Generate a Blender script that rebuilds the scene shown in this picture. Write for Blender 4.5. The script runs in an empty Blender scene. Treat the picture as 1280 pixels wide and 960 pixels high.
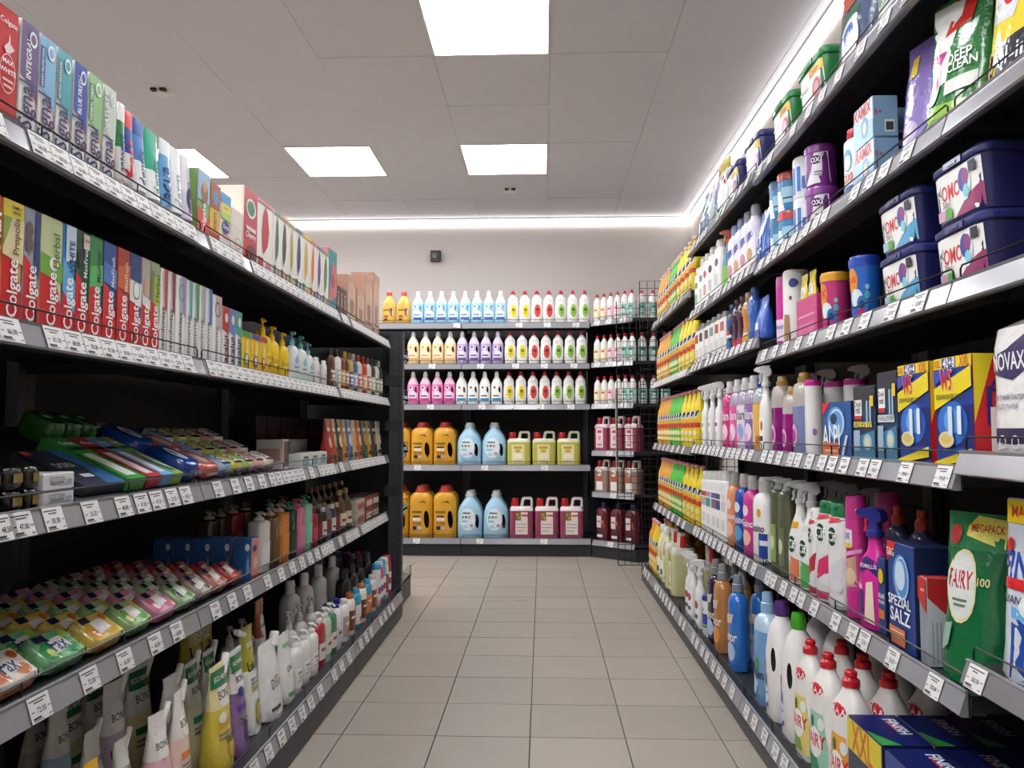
import bpy, math, random
import numpy as np
from mathutils import Vector, Matrix
random.seed(7)
S = bpy.context.scene
COL = S.collection
PI = math.pi

# ------------------------------------------------------------------ camera, world, exposure
FPX, CAM_H, PITCH, YAW = 985.0, 0.96, 0.0598, 0.0385
cam_data = bpy.data.cameras.new('camera')
cam_data.sensor_width = 36.0
cam_data.lens = FPX / 1280 * 36
cam_data.clip_start = 0.02
cam = bpy.data.objects.new('camera', cam_data)
COL.objects.link(cam)
cam.location = (0, 0, CAM_H)
cam.rotation_euler = (PI / 2 + PITCH, 0, YAW)
S.camera = cam
world = bpy.data.worlds.new('world')
S.world = world
world.use_nodes = True
world.node_tree.nodes['Background'].inputs[0].default_value = (0.8, 0.8, 0.85, 1)
world.node_tree.nodes['Background'].inputs[1].default_value = 0.02
S.view_settings.view_transform = 'Standard'
S.view_settings.look = 'None'
S.view_settings.gamma = 1
S.view_settings.use_curve_mapping = False
S.view_settings.exposure = 0.0
PANEL_POWER = 21.0
STRIP_POWER = 3.8
CEIL = 2.88

# pixel helpers: where along a shelf front (plane x = X, height Z) a pixel column lies
cp, sp, ct, st = math.cos(YAW), math.sin(YAW), math.cos(PITCH), math.sin(PITCH)
def y_at(px, X, Z):
    a = px - 640
    return (a * (-sp * ct * X + st * (Z - CAM_H)) - FPX * cp * X) / (FPX * sp - a * cp * ct)
def x_at(px, Y, Z=0.96):
    a = px - 640
    return (a * (cp * ct * Y + st * (Z - CAM_H)) - FPX * sp * Y) / (FPX * cp + a * sp * ct)

# ------------------------------------------------------------------ colours and materials
def lin(c):
    if isinstance(c, str):
        c = c.lstrip('#')
        if len(c) == 3: c = ''.join(k * 2 for k in c)
        c = [int(c[i:i + 2], 16) / 255 for i in (0, 2, 4)]
    return tuple((v / 12.92 if v <= 0.04045 else ((v + 0.055) / 1.055) ** 2.4) for v in c) + (1.0,)

def new_mat(name, rough=0.4, col=None, bump=0.0, bscale=60.0, metal=0.0, coat=0.0, var=0.06, vscale=9.0, trans=0.0, emit=None, estr=0.0):
    m = bpy.data.materials.new(name)
    m.use_nodes = True
    nt = m.node_tree
    b = nt.nodes['Principled BSDF']
    b.inputs['Roughness'].default_value = rough
    b.inputs['Metallic'].default_value = metal
    b.inputs['Coat Weight'].default_value = coat
    b.inputs['Transmission Weight'].default_value = trans
    if emit:
        b.inputs['Emission Color'].default_value = lin(emit)
        b.inputs['Emission Strength'].default_value = estr
    tc = nt.nodes.new('ShaderNodeTexCoord')
    no = nt.nodes.new('ShaderNodeTexNoise')
    no.inputs['Scale'].default_value = vscale
    no.inputs['Detail'].default_value = 4
    nt.links.new(tc.outputs['Object'], no.inputs['Vector'])
    if col is None:
        src = nt.nodes.new('ShaderNodeAttribute')
        src.attribute_name = 'Col'
        csock = src.outputs['Color']
    else:
        src = nt.nodes.new('ShaderNodeRGB')
        src.outputs[0].default_value = lin(col)
        csock = src.outputs[0]
    mr = nt.nodes.new('ShaderNodeMapRange')
    mr.inputs['To Min'].default_value = 1 - var
    mr.inputs['To Max'].default_value = 1 + var
    nt.links.new(no.outputs['Fac'], mr.inputs['Value'])
    mx = nt.nodes.new('ShaderNodeVectorMath')
    mx.operation = 'SCALE'
    nt.links.new(csock, mx.inputs[0])
    nt.links.new(mr.outputs[0], mx.inputs['Scale'])
    nt.links.new(mx.outputs[0], b.inputs['Base Color'])
    if bump > 0:
        n2 = nt.nodes.new('ShaderNodeTexNoise')
        n2.inputs['Scale'].default_value = bscale
        n2.inputs['Detail'].default_value = 3
        nt.links.new(tc.outputs['Object'], n2.inputs['Vector'])
        bp = nt.nodes.new('ShaderNodeBump')
        bp.inputs['Strength'].default_value = bump
        bp.inputs['Distance'].default_value = 0.01
        nt.links.new(n2.outputs['Fac'], bp.inputs['Height'])
        nt.links.new(bp.outputs[0], b.inputs['Normal'])
    return m

MAT = {
    'plastic': new_mat('glossy_plastic', 0.3, coat=0.15),
    'carton': new_mat('printed_carton', 0.38, var=0.03),
    'foil': new_mat('glossy_film', 0.2, bump=0.35, bscale=38, coat=0.4),
    'gel': new_mat('tinted_clear_plastic', 0.12, coat=0.5, var=0.12),
    'print': new_mat('printed_label', 0.35, var=0.02),
    'steel': new_mat('dark_powder_coated_steel', 0.45, '#25262a', var=0.1, bump=0.05, bscale=400),
    'panel': new_mat('black_back_panel', 0.6, '#17171a', var=0.1),
    'base': new_mat('grey_kick_steel', 0.5, '#47474a', var=0.08),
    'rail': new_mat('grey_plastic_rail', 0.22, '#8b8b91', var=0.1, vscale=5, coat=0.3),
    'bright': new_mat('brushed_metal_rail', 0.25, '#a9a9ae', var=0.12, metal=0.6),
    'wire': new_mat('black_wire', 0.35, '#101012'),
    'paper': new_mat('price_paper', 0.6, var=0.02),
    'wall': new_mat('painted_plaster', 0.85, '#dad1cc', var=0.025, vscale=2.0, bump=0.05, bscale=150),
    'post': new_mat('slate_steel', 0.4, '#34363c', var=0.08),
    'grout': new_mat('dark_grout', 0.9, '#4a4541'),
    'white': new_mat('white_enamel', 0.5, '#e4e2de'),
    'black': new_mat('black_plastic', 0.4, '#161617'),
    'lamp': new_mat('opal_diffuser', 0.5, '#ffffff', emit='#fbfcff', estr=PANEL_POWER),
    'strip': new_mat('strip_diffuser', 0.5, '#ffffff', emit='#ffffff', estr=STRIP_POWER),
}
def floor_mat():
    m = new_mat('beige_floor_tile', 0.42, '#a0978c', var=0.06, vscale=6, bump=0.06, bscale=220)
    nt = m.node_tree
    oi = nt.nodes.new('ShaderNodeObjectInfo')
    mr = nt.nodes.new('ShaderNodeMapRange')
    mr.inputs['To Min'].default_value = 0.95
    mr.inputs['To Max'].default_value = 1.05
    nt.links.new(oi.outputs['Random'], mr.inputs['Value'])
    b = nt.nodes['Principled BSDF']
    l = b.inputs['Base Color'].links[0].from_socket
    sc = nt.nodes.new('ShaderNodeVectorMath'); sc.operation = 'SCALE'
    nt.links.new(l, sc.inputs[0]); nt.links.new(mr.outputs[0], sc.inputs['Scale'])
    nt.links.new(sc.outputs[0], b.inputs['Base Color'])
    return m
MAT['tile'] = floor_mat()
def ceiling_mat():
    m = new_mat('mineral_ceiling_board', 0.9, '#e0dde0', var=0.03, vscale=3, bump=0.12, bscale=300)
    nt = m.node_tree
    b = nt.nodes['Principled BSDF']
    tc = nt.nodes.new('ShaderNodeTexCoord')
    v = nt.nodes.new('ShaderNodeTexVoronoi'); v.inputs['Scale'].default_value = 22
    nt.links.new(tc.outputs['Object'], v.inputs['Vector'])
    cr = nt.nodes.new('ShaderNodeMapRange')
    cr.inputs['From Min'].default_value = 0.04; cr.inputs['From Max'].default_value = 0.09
    cr.inputs['To Min'].default_value = 0.72; cr.inputs['To Max'].default_value = 1.0
    nt.links.new(v.outputs['Distance'], cr.inputs['Value'])
    l = b.inputs['Base Color'].links[0].from_socket
    sc = nt.nodes.new('ShaderNodeVectorMath'); sc.operation = 'SCALE'
    nt.links.new(l, sc.inputs[0]); nt.links.new(cr.outputs[0], sc.inputs['Scale'])
    nt.links.new(sc.outputs[0], b.inputs['Base Color'])
    return m
MAT['ceiling'] = ceiling_mat()

# ------------------------------------------------------------------ mesh builder
TXT = {}
def text_mesh(s, bold=0.02, shear=0.0):
    bold = min(bold * .5, .016)
    k = (s, bold, shear)
    if k not in TXT:
        cu = bpy.data.curves.new('t', 'FONT')
        cu.body = s; cu.resolution_u = 2; cu.offset = bold; cu.shear = shear
        ob = bpy.data.objects.new('t', cu)
        me = bpy.data.meshes.new_from_object(ob)
        v = [(a.co.x, a.co.y) for a in me.vertices]
        f = [tuple(p.vertices) for p in me.polygons]
        bpy.data.objects.remove(ob); bpy.data.meshes.remove(me); bpy.data.curves.remove(cu)
        xs = [a[0] for a in v] or [0]; ys = [a[1] for a in v] or [0]
        x0, x1, y0, y1 = min(xs), max(xs), min(ys), max(ys)
        w = (x1 - x0) or 1
        v = [((a - (x0 + x1) / 2) / w, (b - (y0 + y1) / 2) / w) for a, b in v]
        TXT[k] = (v, f, (y1 - y0) / w)
    return TXT[k]

def sup(n, seg):
    out = []
    for i in range(seg):
        a = 2 * PI * (i + 0.5) / seg
        c, s = math.cos(a), math.sin(a)
        out.append((math.copysign(abs(c) ** (2 / n), c), math.copysign(abs(s) ** (2 / n), s)))
    return out

class MB:
    def __init__(self):
        self.v = []; self.f = []; self.c = []
    def add(self, vs, fs, col):
        o = len(self.v)
        self.v += vs
        self.f += [tuple(i + o for i in q) for q in fs]
        if isinstance(col, list): self.c += [lin(k) for k in col]
        else: self.c += [lin(col)] * len(fs)
        return self
    def box(self, x0, y0, z0, x1, y1, z1, col='#808080'):
        vs = [(x, y, z) for z in (z0, z1) for y in (y0, y1) for x in (x0, x1)]
        return self.add(vs, [(0, 2, 3, 1), (4, 5, 7, 6), (0, 1, 5, 4), (1, 3, 7, 5), (3, 2, 6, 7), (2, 0, 4, 6)], col)
    def loft(self, secs, col, seg=18, cols=None, jit=0.0):
        """secs: (z, rx, ry, n, cx, cy)"""
        vs = []; fs = []; fc = []
        for s in secs:
            z, rx, ry = s[:3]; n = s[3] if len(s) > 3 else 2
            cx = s[4] if len(s) > 4 else 0; cy = s[5] if len(s) > 5 else 0
            vs += [(cx + a * rx + (random.uniform(-jit, jit) if jit else 0), cy + b * ry + (random.uniform(-jit, jit) if jit else 0), z) for a, b in sup(n, seg)]
        for k in range(len(secs) - 1):
            for i in range(seg):
                j = (i + 1) % seg
                fs.append((k * seg + i, k * seg + j, (k + 1) * seg + j, (k + 1) * seg + i))
                fc.append(cols[k] if cols else col)
        fs.append(tuple(range(seg - 1, -1, -1))); fc.append(cols[0] if cols else col)
        t = (len(secs) - 1) * seg
        fs.append(tuple(range(t, t + seg))); fc.append(cols[-1] if cols else col)
        return self.add(vs, fs, fc)
    def tube(self, pts, r, col='#101010', seg=5, closed=False):
        pts = [Vector(p) for p in pts]
        vs = []; n = len(pts); ref = Vector((0.13, 0.31, 0.94))
        for i, p in enumerate(pts):
            d = (pts[min(i + 1, n - 1)] - pts[max(i - 1, 0)]).normalized()
            a = d.cross(ref)
            if a.length < 0.05: a = d.cross(Vector((1, 0, 0)))
            a.normalize(); b = d.cross(a)
            rr = r[i] if isinstance(r, list) else r
            for k in range(seg):
                t = 2 * PI * k / seg
                vs.append(tuple(p + a * (rr * math.cos(t)) + b * (rr * math.sin(t))))
        fs = [(i * seg + k, (i + 1) * seg + k, (i + 1) * seg + (k + 1) % seg, i * seg + (k + 1) % seg) for i in range(n - 1) for k in range(seg)]
        fs += [tuple(range(seg)), tuple(range((n - 1) * seg + seg - 1, (n - 1) * seg - 1, -1))]
        return self.add(vs, fs, col)
    def prism(self, poly, t0, t1, col, axis='y'):
        """extrude a polygon given in (u, z) along axis"""
        n = len(poly)
        P = (lambda u, z, t: (u, t, z)) if axis == 'y' else ((lambda u, z, t: (t, u, z)) if axis == 'x' else (lambda u, z, t: (u, z, t)))
        vs = [P(u, z, t0) for u, z in poly] + [P(u, z, t1) for u, z in poly]
        fs = [(i, (i + 1) % n, n + (i + 1) % n, n + i) for i in range(n)] + [tuple(range(n - 1, -1, -1)), tuple(range(n, 2 * n))]
        if axis == 'y': fs = [q[::-1] for q in fs]
        return self.add(vs, fs, col)
    def mesh(self, name, smooth=True):
        me = bpy.data.meshes.new(name)
        me.from_pydata(self.v, [], self.f)
        at = me.color_attributes.new('Col', 'FLOAT_COLOR', 'CORNER')
        tot = np.array([len(q) for q in self.f])
        at.data.foreach_set('color', np.repeat(np.array(self.c, dtype=np.float32), tot, axis=0).ravel())
        if smooth:
            me.polygons.foreach_set('use_smooth', [True] * len(self.f))
            me.set_sharp_from_angle(angle=0.6)
        me.update()
        return me

def link(name, me, mat=None, parent=None, loc=None):
    o = bpy.data.objects.new(name, me)
    COL.objects.link(o)
    if mat and me is not None and not me.materials: me.materials.append(MAT[mat])
    if parent: o.parent = parent
    if loc: o.location = loc
    return o
def tag(o, label, cat, group=None):
    o['label'] = label; o['category'] = cat
    if group: o['group'] = group
    return o
def struct(o):
    o['kind'] = 'structure'
    return o

# ------------------------------------------------------------------ printing on surfaces
class Print:
    """flat print following a surface: surf(face, x, z, off) -> point; x in -1..1, z in 0..1"""
    def __init__(self, surf, dims, curved):
        self.s = surf; self.d = dims; self.cv = curved; self.mb = MB(); self.k = {}
    def off(self, f):
        self.k[f] = self.k.get(f, 0) + 1
        return 0.0007 + 0.00028 * self.k[f]
    def draw(self, ops):
        for op in ops:
            f = 'f'
            if op[0][0] in 'nt' and len(op[0]) == 2: f = op[0][0]
            k = op[0][-1]
            getattr(self, 'op_' + k)(f, *op[1:])
        return self.mb
    def grid(self, f, pts, nx, nz, col):
        self.mb.add(pts, [(j * (nx + 1) + i, j * (nx + 1) + i + 1, (j + 1) * (nx + 1) + i + 1, (j + 1) * (nx + 1) + i) for j in range(nz) for i in range(nx)], col)
    def op_r(self, f, x0, z0, x1, z1, col, skew=0.0):
        c = self.cv and f == 'f'
        nx = 8 if c else 1; nz = max(2, int(8 * abs(z1 - z0))) if c else 1
        o = self.off(f)
        self.grid(f, [self.s(f, x0 + (x1 - x0) * i / nx, z0 + (z1 - z0) * j / nz + skew * (i / nx - .5), o) for j in range(nz + 1) for i in range(nx + 1)], nx, nz, col)
    def op_e(self, f, cx, cz, rx, rz, col):
        o = self.off(f); n = 18
        vs = [self.s(f, cx, cz, o)]; fs = []
        rings = (0.5, 1.0) if self.cv else (1.0,)
        for r in rings:
            vs += [self.s(f, cx + rx * r * math.cos(2 * PI * i / n), cz + rz * r * math.sin(2 * PI * i / n), o) for i in range(n)]
        fs += [(0, 1 + i, 1 + (i + 1) % n) for i in range(n)]
        if len(rings) == 2: fs += [(1 + i, 1 + n + i, 1 + n + (i + 1) % n, 1 + (i + 1) % n) for i in range(n)]
        self.mb.add(vs, fs, col)
    def op_o(self, f, cx, cz, rx, rz, col, th=0.25):
        o = self.off(f); n = 20
        vs = [self.s(f, cx + rx * r * math.cos(2 * PI * i / n), cz + rz * r * math.sin(2 * PI * i / n), o) for r in (1 - th, 1) for i in range(n)]
        self.mb.add(vs, [(i, n + i, n + (i + 1) % n, (i + 1) % n) for i in range(n)], col)
    def op_p(self, f, pts, col):
        o = self.off(f)
        if self.cv and f == 'f':     # polygon as vertical strips between lower and upper chains is overkill: fan it
            cx = sum(p[0] for p in pts) / len(pts); cz = sum(p[1] for p in pts) / len(pts)
            dense = []
            for i in range(len(pts)):
                a, b = pts[i], pts[(i + 1) % len(pts)]
                dense += [(a[0] + (b[0] - a[0]) * t / 4, a[1] + (b[1] - a[1]) * t / 4) for t in range(4)]
            n = len(dense)
            vs = [self.s(f, cx, cz, o)] + [self.s(f, cx + (x - cx) * r, cz + (z - cz) * r, o) for r in (.5, 1) for x, z in dense]
            fs = [(0, 1 + i, 1 + (i + 1) % n) for i in range(n)] + [(1 + i, 1 + n + i, 1 + n + (i + 1) % n, 1 + (i + 1) % n) for i in range(n)]
            self.mb.add(vs, fs, col)
        else:
            self.mb.add([self.s(f, x, z, o) for x, z in pts], [tuple(range(len(pts)))], col)
    def op_t(self, f, s, cx, cz, frac, col, rot=0, hs=1.0, bold=0.02, shear=0.0):
        o = self.off(f)
        v, fs, asp = text_mesh(s, bold, shear)
        W, Hh = self.d[f]
        L = frac * (Hh if rot else W)
        vs = []
        for a, b in v:
            a *= L; b *= L * hs
            if rot: a, b = -b, a
            if rot == -90: a, b = -a, -b
            vs.append(self.s(f, cx + a / (W / 2), cz + b / Hh, o))
        self.mb.add(vs, fs, col)

def noise1(i, s=1.0):
    r = random.Random(i * 7919 + int(s * 131))
    return r.uniform(-1, 1)
# ------------------------------------------------------------------ product kinds
NEAR = [1]          # side of a product that faces the camera: +1 right gondola, -1 left gondola
KC = {}
class Kind:
    def __init__(self, name, cat, w, d, h):
        self.name, self.cat, self.w, self.d, self.h = name, cat, w, d, h
        self.parts = []
    def part(self, name, mb, mat, smooth=True, sub=None):
        self.parts.append((name, mb if isinstance(mb, bpy.types.Mesh) else mb.mesh(self.name + '_' + name, smooth), mat, sub))
        return self

def loft_surf(secs, w, d, h):
    zs = [s[0] for s in secs]
    g = lambda s, i, df: s[i] if len(s) > i else df
    def at(z):
        z = min(max(z, zs[0]), zs[-1])
        for a, b in zip(secs, secs[1:]):
            if z <= b[0] or b is secs[-1]:
                t = 0 if b[0] == a[0] else (z - a[0]) / (b[0] - a[0])
                return [g(a, i, df) + (g(b, i, df) - g(a, i, df)) * t for i, df in ((1, 0), (2, 0), (3, 2), (4, 0), (5, 0))]
    def surf(f, x, z, off):
        rx, ry, n, cx, cy = at(z * h)
        if f == 'n':
            s = NEAR[0]
            return (cx + s * (rx + off), cy + s * x * ry * .9, z * h)
        if f == 't':
            return (x * rx, z * 2 * ry - ry, h + off)
        xx = max(-.999, min(.999, x * (w / 2) / max(rx, 1e-4)))
        y = cy - ry * max(0.0, 1 - abs(xx) ** n) ** (1 / n)
        return (cx + xx * rx, y - off, z * h)
    return surf
def dims(w, d, h): return {'f': (w, h), 'n': (d, h), 't': (w, d)}

def put_print(K, surf, dm, curved, ops, name, mat, smooth=True):
    face = lambda o: o[0][0] if len(o[0]) == 2 else 'f'
    for f, nm in (('f', name), ('n', 'side_' + name), ('t', 'top_' + name)):
        sel = [o for o in ops if face(o) == f]
        if sel: K.part(nm, Print(surf, dm, curved).draw(sel), mat, smooth)

def carton(name, w, d, h, col, ops=(), side=None, top=None, cat='box', mat='carton'):
    K = Kind(name, cat, w, d, h)
    b = min(.0015, w * .04)
    m = MB()
    x, y = w / 2, d / 2
    ring = [(-x + b, -y), (x - b, -y), (x, -y + b), (x, y - b), (x - b, y), (-x + b, y), (-x, y - b), (-x, -y + b)]
    vs = [(p, q, b) for p, q in ring] + [(p, q, h - b) for p, q in ring]
    r2 = [(p * (1 - b / x), q * (1 - b / y)) for p, q in ring]
    vs = [(p, q, 0) for p, q in r2] + vs + [(p, q, h) for p, q in r2]
    fs = []; fc = []
    side = side or col; top = top or side
    for k in range(3):
        for i in range(8):
            j = (i + 1) % 8
            fs.append((k * 8 + i, k * 8 + j, k * 8 + 8 + j, k * 8 + 8 + i))
            fc.append(side if i in (1, 2, 3, 5, 6, 7) else col)
    fs += [tuple(range(7, -1, -1)), tuple(range(24, 32))]; fc += [side, top]
    m.add(vs, fs, fc)
    K.part('carton', m, mat, False)
    # tuck flap lip on top
    fl = MB().box(-x * .93, -y * .98, h, x * .93, -y * .5, h + .0008, top)
    K.part('tuck_flap', fl, mat, False)
    def surf(f, u, z, off):
        if f == 'f': return (u * x, -y - off, z * h)
        if f == 'n': s = NEAR[0]; return (s * (x + off), s * u * y, z * h)
        return (u * x, (z * 2 - 1) * y, h + .0008 + off)
    put_print(K, surf, dims(w, d, h), False, ops, 'print', 'print', False)
    return K

def prof(pts, w, d, h, n):
    return [(z * h, r * w / 2, (r if len(q) < 1 else q[0]) * d / 2, n if len(q) < 2 else q[1]) for z, r, *q in pts]

PROF = {
    'shampoo': [(0, .9), (.015, 1), (.35, 1), (.66, .99), (.74, .9), (.79, .62), (.81, .42), (.83, .4)],
    'lotion': [(0, .92), (.015, 1), (.5, 1), (.6, .97), (.66, .8), (.7, .5), (.715, .34), (.74, .32)],
    'cone': [(0, .9), (.02, 1), (.4, 1), (.55, .97), (.7, .78), (.8, .52), (.86, .36), (.88, .34)],
    'soft': [(0, .9), (.02, 1), (.5, 1), (.62, .95), (.74, .7), (.82, .44), (.86, .36), (.88, .34)],
    'waist': [(0, .85), (.02, .95), (.2, .92), (.36, .74), (.52, .86), (.64, 1), (.74, .95), (.8, .6), (.83, .42), (.86, .4)],
    'fairy': [(0, .84), (.02, .94), (.3, 1), (.5, .98), (.6, .88), (.66, .92), (.74, .84), (.82, .56), (.87, .34), (.89, .32)],
    'duck': [(0, .9), (.02, 1), (.45, 1), (.62, .95), (.72, .74), (.8, .48), (.88, .36), (.93, .3)],
    'straight': [(0, .94), (.01, 1), (.8, 1), (.84, .93), (.86, .6), (.87, .55)],
    'spray': [(0, .92), (.015, 1), (.3, 1), (.46, .9), (.58, .62), (.68, .4), (.75, .34), (.78, .34)],
    'sprayflat': [(0, .95), (.01, 1), (.46, 1), (.56, .86), (.64, .55), (.72, .38), (.77, .34)],
    'domed': [(0, .92), (.015, 1), (.72, 1), (.8, .92), (.86, .7), (.88, .45)],
    'squat': [(0, .9), (.03, 1), (.7, 1), (.78, .9), (.8, .7)],
}
def cap_screw(m, z0, z1, r, col, seg=16):
    m.loft([(z0, r * .96, r * .96), (z0 + (z1 - z0) * .06, r, r), (z1 - (z1 - z0) * .12, r * .95, r * .95), (z1, r * .84, r * .84)], col, seg)
    for k in range(seg):      # grip ribs
        a = 2 * PI * k / seg
        c, s = math.cos(a), math.sin(a)
        zt = z1 - (z1 - z0) * .3
        m.tube([(c * r, s * r, z0 + (z1 - z0) * .1), (c * r * .97, s * r * .97, zt)], r * .06, col, 3)
def cap_push(m, z0, z1, r, col):   # collar, waist and a narrow pull-up nozzle
    h = z1 - z0
    m.loft([(z0, r, r), (z0 + h * .42, r, r), (z0 + h * .5, r * .8, r * .8), (z0 + h * .62, r * .6, r * .6), (z0 + h * .7, r * .72, r * .72), (z0 + h * .92, r * .7, r * .7), (z1, r * .55, r * .55)], col, 14)
def cap_dosing(m, z0, z1, r, col):
    h = z1 - z0
    m.loft([(z0, r, r), (z0 + h * .45, r, r), (z0 + h * .5, r * .82, r * .82), (z0 + h * .93, r * .76, r * .76), (z1, r * .68, r * .68)], col, 16)
def cap_pump(m, z0, z1, r, col, d=-1):
    h = z1 - z0
    m.loft([(z0, r, r), (z0 + h * .3, r * .96, r * .96), (z0 + h * .34, r * .7, r * .7), (z0 + h * .48, r * .6, r * .6), (z0 + h * .5, r * .32, r * .32), (z0 + h * .76, r * .32, r * .32)], col, 12)
    m.loft([(z0 + h * .74, r * .5, r * .5), (z0 + h * .8, r * .86, r * .72), (z0 + h * .95, r * .84, r * .7), (z1, r * .6, r * .5)], col, 12)
    m.tube([(0, 0, z0 + h * .88), (d * r * .7, -r * 1.1, z0 + h * .89), (d * r * 1.1, -r * 1.7, z0 + h * .84), (d * r * 1.2, -r * 1.85, z0 + h * .74)], [r * .36, r * .32, r * .26, r * .2], col, 7)
def trigger(K, z0, z1, r, col, tcol, d=-1, collar=None, hr=1.0):
    def spin(m):
        c, s = math.cos(hr), math.sin(hr)
        m.v = [(x * c - y * s, x * s + y * c, z) for x, y, z in m.v]
        return m
    h = z1 - z0
    m = MB()
    m.loft([(z0, r, r), (z0 + h * .2, r, r), (z0 + h * .24, r * .78, r * .78), (z0 + h * .5, r * .66, r * .7), (z0 + h * .6, r * .6, r * .66)], collar or col, 12)
    K.part('collar', m, 'plastic')
    m = MB()
    P = [(-d * 1.25, .62), (-d * 1.15, .86), (-d * .5, 1), (d * .9, 1), (d * 1.9, .96), (d * 2.1, .9), (d * 2.1, .76), (d * 1.6, .7), (d * .6, .64), (d * .1, .5), (-d * .7, .5)]
    if d > 0: P = P[::-1]
    for t, sc in ((.62, 1.0),):
        m.prism([(u * r, z0 + h * z) for u, z in P], -r * t, r * t, col)
    m.loft([(z0 + h * .97, r * 1.1, r * .5), (z0 + h * 1.03, r * .9, r * .3)], col, 12)
    m.tube([(d * 2.05 * r, 0, z0 + h * .83), (d * 2.5 * r, 0, z0 + h * .83)], r * .36, tcol, 8)
    K.part('spray_head', spin(m), 'plastic')
    m = MB().tube([(d * .9 * r, 0, z0 + h * .68), (d * 1.2 * r, 0, z0 + h * .5), (d * 1.15 * r, 0, z0 + h * .3), (d * 1.5 * r, 0, z0 + h * .14)], [r * .34, r * .3, r * .24, r * .16], tcol, 6)
    K.part('trigger', spin(m), 'plastic')

def bottle(name, w, d, h, col, pr='shampoo', n=2.4, cap='screw', ccol='#fff', ops=(), bands=None, mat='plastic', cr=None, cd=-1, tcol=None, cat='bottle', ctop=1.0, wmax=.36, hr=1.0):
    if w > wmax * h: d *= wmax * h / w; w = wmax * h
    K = Kind(name, cat, w, d, h)
    P = PROF[pr]
    secs = [(z * h, max(r * w / 2, .004), max((r if r < .6 else .5 + .5 * r) * d / 2 if r > .5 else r * w / 2, .004), 2 + (n - 2) * min(1, max(0, (r - .45) / .4))) for z, r in P]
    # neck stays round
    cols = None
    if bands:
        zz = sorted(set([s[0] for s in secs] + [b[0] * h for b in bands if 0 < b[0] < P[-1][0]]))
        ns = []
        for z in zz:
            for a, b in zip(secs, secs[1:]):
                if a[0] <= z <= b[0]:
                    t = 0 if b[0] == a[0] else (z - a[0]) / (b[0] - a[0])
                    ns.append((z,) + tuple(a[i] + (b[i] - a[i]) * t for i in (1, 2, 3))); break
        secs = ns
        cols = []
        for a, b in zip(secs, secs[1:]):
            mid = (a[0] + b[0]) / 2 / h
            c = col
            for z0, cc in bands:
                if mid >= z0: c = cc
            cols.append(c)
    K.part('body', MB().loft(secs, col, 20, cols), mat)
    rn = secs[-1][1]
    z0 = secs[-1][0] - .002
    m = MB()
    r = cr * w / 2 if cr else rn * 1.12
    z1 = h * ctop
    if cap == 'screw': cap_screw(m, z0, z1, r, ccol)
    elif cap == 'push': cap_push(m, z0, z1, r, ccol)
    elif cap == 'dose': cap_dosing(m, z0, z1, r, ccol)
    elif cap == 'pump': cap_pump(m, z0, z1, r, ccol, cd)
    elif cap == 'flip':
        m.loft([(z0, r, r * d / w), (z0 + (z1 - z0) * .8, r * .97, r * .97 * d / w), (z1, r * .8, r * .8 * d / w)], ccol, 16)
        m.box(-r * .2, -r * d / w - .003, z1 - (z1 - z0) * .45, r * .2, -r * d / w * .9, z1 - (z1 - z0) * .3, ccol)
    elif cap == 'ball':
        m.loft([(z0, r * .8, r * .8), (z0 + (z1 - z0) * .3, r * 1.15, r * 1.15), (z0 + (z1 - z0) * .7, r * 1.1, r * 1.1), (z1, r * .5, r * .5)], ccol, 14)
    if cap == 'trigger': trigger(K, z0, z1, max(r, .0155), ccol, tcol or ccol, cd, hr=hr)
    elif cap: K.part('pump' if cap == 'pump' else 'cap', m, 'plastic')
    if ops: K.part('label', Print(loft_surf(secs, w, d, h), dims(w, d, h), True).draw(ops), 'print')
    return K

def boolean_cut(mb, cut):
    a = bpy.data.objects.new('a', mb.mesh('a', False)); b = bpy.data.objects.new('b', cut.mesh('b', False))
    COL.objects.link(a); COL.objects.link(b)
    mo = a.modifiers.new('m', 'BOOLEAN'); mo.operation = 'DIFFERENCE'; mo.object = b; mo.solver = 'EXACT'
    dg = bpy.context.evaluated_depsgraph_get()
    me = bpy.data.meshes.new_from_object(a.evaluated_get(dg))
    bpy.data.objects.remove(a); bpy.data.objects.remove(b)
    me.polygons.foreach_set('use_smooth', [True] * len(me.polygons))
    me.set_sharp_from_angle(angle=0.7)
    return me

def jug(name, w, d, h, col, pr, ccol, ops, hole=(.45, .47, .2, .2), cap='screw', cat='bottle', n=2.6, bands=None, mat='plastic', lcol=None):
    """bottle with a grip hole cut through beside the edge"""
    K = bottle(name, w, d, h, col, pr, n, cap, ccol, ops, bands, mat, cat=cat, wmax=2)
    secs = [(z * h, max(r * w / 2, .004), max((.5 + .5 * r) * d / 2 if r > .5 else r * w / 2, .004), 2 + (n - 2) * min(1, max(0, (r - .45) / .4))) for z, r in PROF[pr]]
    cols = None
    if bands:
        cols = []
        for a, b in zip(secs, secs[1:]):
            c = col
            for z0, cc in bands:
                if (a[0] + b[0]) / 2 / h >= z0: c = cc
            cols.append(c)
    m = MB().loft(secs, col, 22, cols)
    cx, cz, rx, rz = hole
    c = MB()
    poly = [(cx * w / 2 + rx * w / 2 * math.cos(2 * PI * i / 16) - .12 * rx * w * math.sin(2 * PI * i / 16), cz * h + rz * h / 2 * math.sin(2 * PI * i / 16)) for i in range(16)]
    c.prism(poly, -d, d, '#333')
    me = boolean_cut(m, c)
    K.parts[0] = ('body', me, mat, None)
    return K

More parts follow.
